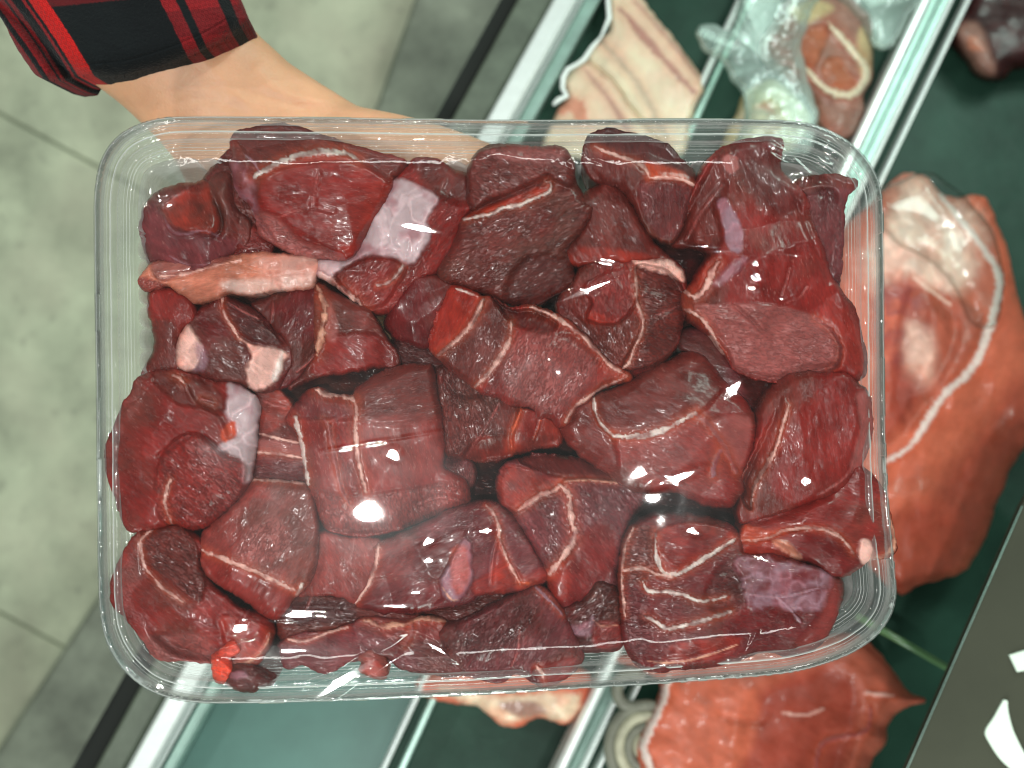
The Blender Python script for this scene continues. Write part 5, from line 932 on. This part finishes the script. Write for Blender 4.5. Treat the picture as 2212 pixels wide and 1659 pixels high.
# ---- the deep layer seen only through the gaps, their shade put into its colour
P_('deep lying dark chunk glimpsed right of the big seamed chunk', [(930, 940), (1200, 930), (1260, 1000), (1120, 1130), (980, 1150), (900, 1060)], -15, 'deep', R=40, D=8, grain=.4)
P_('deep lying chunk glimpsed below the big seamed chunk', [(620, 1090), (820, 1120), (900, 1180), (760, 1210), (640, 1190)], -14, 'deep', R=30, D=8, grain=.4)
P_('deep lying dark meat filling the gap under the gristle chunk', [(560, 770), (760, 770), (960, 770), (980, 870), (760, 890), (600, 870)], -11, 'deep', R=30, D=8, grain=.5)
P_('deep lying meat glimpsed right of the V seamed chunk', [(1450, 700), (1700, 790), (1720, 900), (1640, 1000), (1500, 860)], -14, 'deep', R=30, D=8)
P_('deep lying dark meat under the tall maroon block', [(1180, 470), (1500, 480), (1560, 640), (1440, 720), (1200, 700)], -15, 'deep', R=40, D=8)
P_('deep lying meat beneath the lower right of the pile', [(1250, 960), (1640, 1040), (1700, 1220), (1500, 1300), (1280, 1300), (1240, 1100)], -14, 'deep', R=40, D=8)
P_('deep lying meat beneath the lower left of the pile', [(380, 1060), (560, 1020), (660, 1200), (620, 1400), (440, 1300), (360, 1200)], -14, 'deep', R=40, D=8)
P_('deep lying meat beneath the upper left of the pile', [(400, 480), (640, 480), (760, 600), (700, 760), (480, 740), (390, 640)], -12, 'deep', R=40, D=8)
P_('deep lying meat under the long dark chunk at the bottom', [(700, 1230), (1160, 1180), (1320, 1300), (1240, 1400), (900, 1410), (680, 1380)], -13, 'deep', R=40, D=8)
for i, (label, poly, top, base, k) in enumerate(CH):
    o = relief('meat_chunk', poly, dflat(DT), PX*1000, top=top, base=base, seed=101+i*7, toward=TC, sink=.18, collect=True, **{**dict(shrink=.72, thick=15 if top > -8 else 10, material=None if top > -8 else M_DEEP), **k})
    tag(o, label, 'meat chunk', GRP)

# ================================================================== CLING FILM
def cling():
    st = 3.0; P = RIM.copy(); c = P.mean(0); P = c+(P-c)*1.0012
    x0, y0 = P.min(0)-12; x1, y1 = P.max(0)+12
    xs = np.arange(x0, x1, st); ys = np.arange(y0, y1, st); X, Y = np.meshgrid(xs, ys); sd, nx, ny = sdf(X, Y, P)
    OB = np.full(X.shape, -6.0)
    A = np.concatenate(ZMAX); jx = np.round((A[:, 0]-x0)/st).astype(int); jy = np.round((A[:, 1]-y0)/st).astype(int)
    ok = (jx >= 0) & (jx < X.shape[1]) & (jy >= 0) & (jy < X.shape[0]); np.maximum.at(OB, (jy[ok], jx[ok]), A[ok, 2])
    rim = np.where(sd < 12, .85, -9); OB = np.maximum(OB+.45, rim)
    Z = np.full(X.shape, 9.0); out = sd < 3
    for it in range(1500):
        Zn = Z.copy(); Zn[1:-1, 1:-1] = .25*(Z[:-2, 1:-1]+Z[2:, 1:-1]+Z[1:-1, :-2]+Z[1:-1, 2:])
        # the film is stretched: it bridges gaps but stays a little slack in the middle
        Z = np.maximum(Zn-.0006, OB); Z[out] = .75
    for _ in range(110):
        Z[1:-1, 1:-1] = .25*Z[1:-1, 1:-1]+.1875*(Z[:-2, 1:-1]+Z[2:, 1:-1]+Z[1:-1, :-2]+Z[1:-1, 2:])
    Z += .85
    # wrinkles: strong in the gathered corners, faint over the meat
    edge = np.exp(-np.clip(sd-20, 0, None)/45)
    corner = np.zeros(X.shape)
    for cx, cy, r in ((300, 330, 110), (1830, 360, 110), (1880, 1350, 110), (300, 1420, 110), (1000, 275, 60), (1250, 300, 60)):
        corner += np.exp(-((X-cx)**2+(Y-cy)**2)/(r*r))
    cr = ridge(X+40*vn(X/60, Y/60, 4), Y, 34, 4, 8)-.6
    Z += cr*(.012+.75*np.clip(corner, 0, 1.2))*np.clip(sd/14, 0, 1)*.8
    Z += fbm(X*.35+Y*.1, Y, 16, 3, 15)*.05*edge+fbm(X, Y, 90, 2, 19)*.10
    # long soft pulls radiating from the corners
    for (ax, ay), (bx, by), wd, dz in (((300, 1430), (560, 1370), 5, .35), ((640, 1490), (830, 1425), 7, .7), ((700, 1505), (800, 1440), 5, .5), ((1600, 1440), (1640, 1350), 3, .35), ((870, 1380), (960, 1440), 4, .4), ((1205, 655), (1330, 605), 6, .45), ((690, 975), (960, 930), 2.5, .2), ((1760, 560), (1500, 535), 4, .3),
                                       ((560, 1370), (470, 1395), 3, .4), ((300, 400), (330, 520), 3, .3), ((260, 560), (300, 430), 3, .3), ((1860, 480), (1700, 330), 4, .35)):
        d, _, _, fr = segdist(X, Y, np.array([[ax, ay], [bx, by]], float), False); Z += dz*np.exp(-(d/wd)**2)*np.clip(np.sin(np.clip(fr, 0, 1)*math.pi), 0, 1)**.5
    # patches tilted to mirror a lamp into the camera, for set glints
    cam_p = np.array([0, 0, CAMZ])
    for px, py, ax, ay, rot, li in GL:
        p = np.array(W(px, py, DT-.004)); v = cam_p-p; v /= np.linalg.norm(v); l = np.array(LAMPS[li])-p; l /= np.linalg.norm(l); n = v+l; n /= np.linalg.norm(n)
        sx, sy = -n[0]/n[2], -n[1]/n[2]
        c_, s_ = math.cos(math.radians(rot)), math.sin(math.radians(rot)); u = ((X-px)*c_+(Y-py)*s_)/ax; v_ = (-(X-px)*s_+(Y-py)*c_)/ay
        rr = np.hypot(u, v_); m = sst((5.0-rr)/4.0) if (px, py) in ((795, 1107), (1410, 1073)) else sst((2.5-rr)/1.5)
        iy, ix = int((py-y0)/st), int((px-x0)/st); zc = Z[max(iy-4, 0):iy+5, max(ix-4, 0):ix+5].mean()
        # metres per px -> mm
        plane = zc+.05+(sx*(X-px)-sy*(Y-py))*PX*1000
        # gently cupped so that the glint tapers
        Z = Z*(1-m)+plane*m
    Z = np.where(sd < 3, np.minimum(Z, .95), Z)
    okv = sd > -st; cell = okv[:-1, :-1] & okv[1:, :-1] & okv[:-1, 1:] & okv[1:, 1:]; cell &= np.maximum.reduce([sd[:-1, :-1], sd[1:, :-1], sd[:-1, 1:], sd[1:, 1:]]) > .4*st
    snap = sd < .42*st; X = np.where(snap, nx, X); Y = np.where(snap, ny, Y)
    used = np.zeros(X.shape, bool)
    for a, b_ in ((0, 0), (1, 0), (0, 1), (1, 1)): used[a:used.shape[0]-1+a, b_:used.shape[1]-1+b_] |= cell
    idx = -np.ones(X.shape, np.int64); idx[used] = np.arange(used.sum()); ii, jj = np.nonzero(cell)
    F = np.c_[idx[ii, jj], idx[ii+1, jj], idx[ii+1, jj+1], idx[ii, jj+1]]
    x = X[used]; y = Y[used]; dd = DT-Z[used]/1000
    V = np.c_[(x-PW/2)/PW*dd, (PH/2-y)/PW*dd, CAMZ-dd]
    E = np.r_[F[:, [0, 1]], F[:, [1, 2]], F[:, [2, 3]], F[:, [3, 0]]]; key = np.minimum(E[:, 0], E[:, 1])*len(V)+np.maximum(E[:, 0], E[:, 1])
    u, inv, cnt = np.unique(key, return_inverse=True, return_counts=True); BE = E[cnt[inv] == 1]; bv = np.unique(BE); rm_ = -np.ones(len(V), np.int64); rm_[bv] = np.arange(len(bv)); n0 = len(V)
    R1 = V[bv].copy(); R1[:, 2] -= .0056
    V = np.r_[V, R1]; F = np.r_[F, np.c_[BE[:, 1], BE[:, 0], n0+rm_[BE[:, 0]], n0+rm_[BE[:, 1]]]]
    org = np.array([0, 0, CAMZ-DT]); me = mesh_np('cling_film', V-org, F)
    o = link('cling_film', me, None, film_material('cling_film', (.98, .98, .98), .028, .03, .005, 0.0, 300, .2, .04)); o.location = org
    return o
GL = [(795, 1107, 24, 14, 0, 0), (1410, 1073, 13, 10, 0, 1), (652, 1327, 38, 8, -4, 0), (1270, 627, 58, 7, -22, 0), (1583, 842, 26, 10, -48, 1), (1312, 566, 18, 7, 0, 0), (905, 492, 34, 7, 12, 0), (1525, 533, 36, 3.5, 3, 1),
      (928, 1170, 11, 6, -20, 0), (1048, 1147, 15, 6, -5, 1), (928, 1212, 9, 5, 0, 0), (898, 1281, 12, 3.5, 0, 0), (1470, 1030, 36, 8, -20, 1), (518, 1358, 16, 9, -20, 0), (740, 1470, 80, 11, -33, 0), (1742, 1040, 12, 9, 0, 1), (1632, 570, 7, 8, 0, 1), (1634, 598, 9, 9, 30, 1), (1625, 622, 8, 5, 0, 1),
      (850, 980, 12, 9, 40, 0), (1645, 1207, 20, 4, 20, 1), (345, 1483, 8, 7, 0, 0), (945, 1402, 26, 5, 32, 0), (1680, 325, 18, 5, 35, 1), (1788, 322, 14, 10, 60, 1), (1500, 1150, 12, 6, 20, 1), (690, 1330, 8, 4, 0, 0), (1688, 645, 6, 4, 0, 1), (855, 1310, 26, 4, 3, 0)]
film = cling()
tag(film, 'stretched clear cling film over the whole meat tray, glinting with lamp reflections', 'cling film')
S.cycles.transparent_max_bounces = 32; S.cycles.max_bounces = 8; S.cycles.sample_clamp_indirect = 6
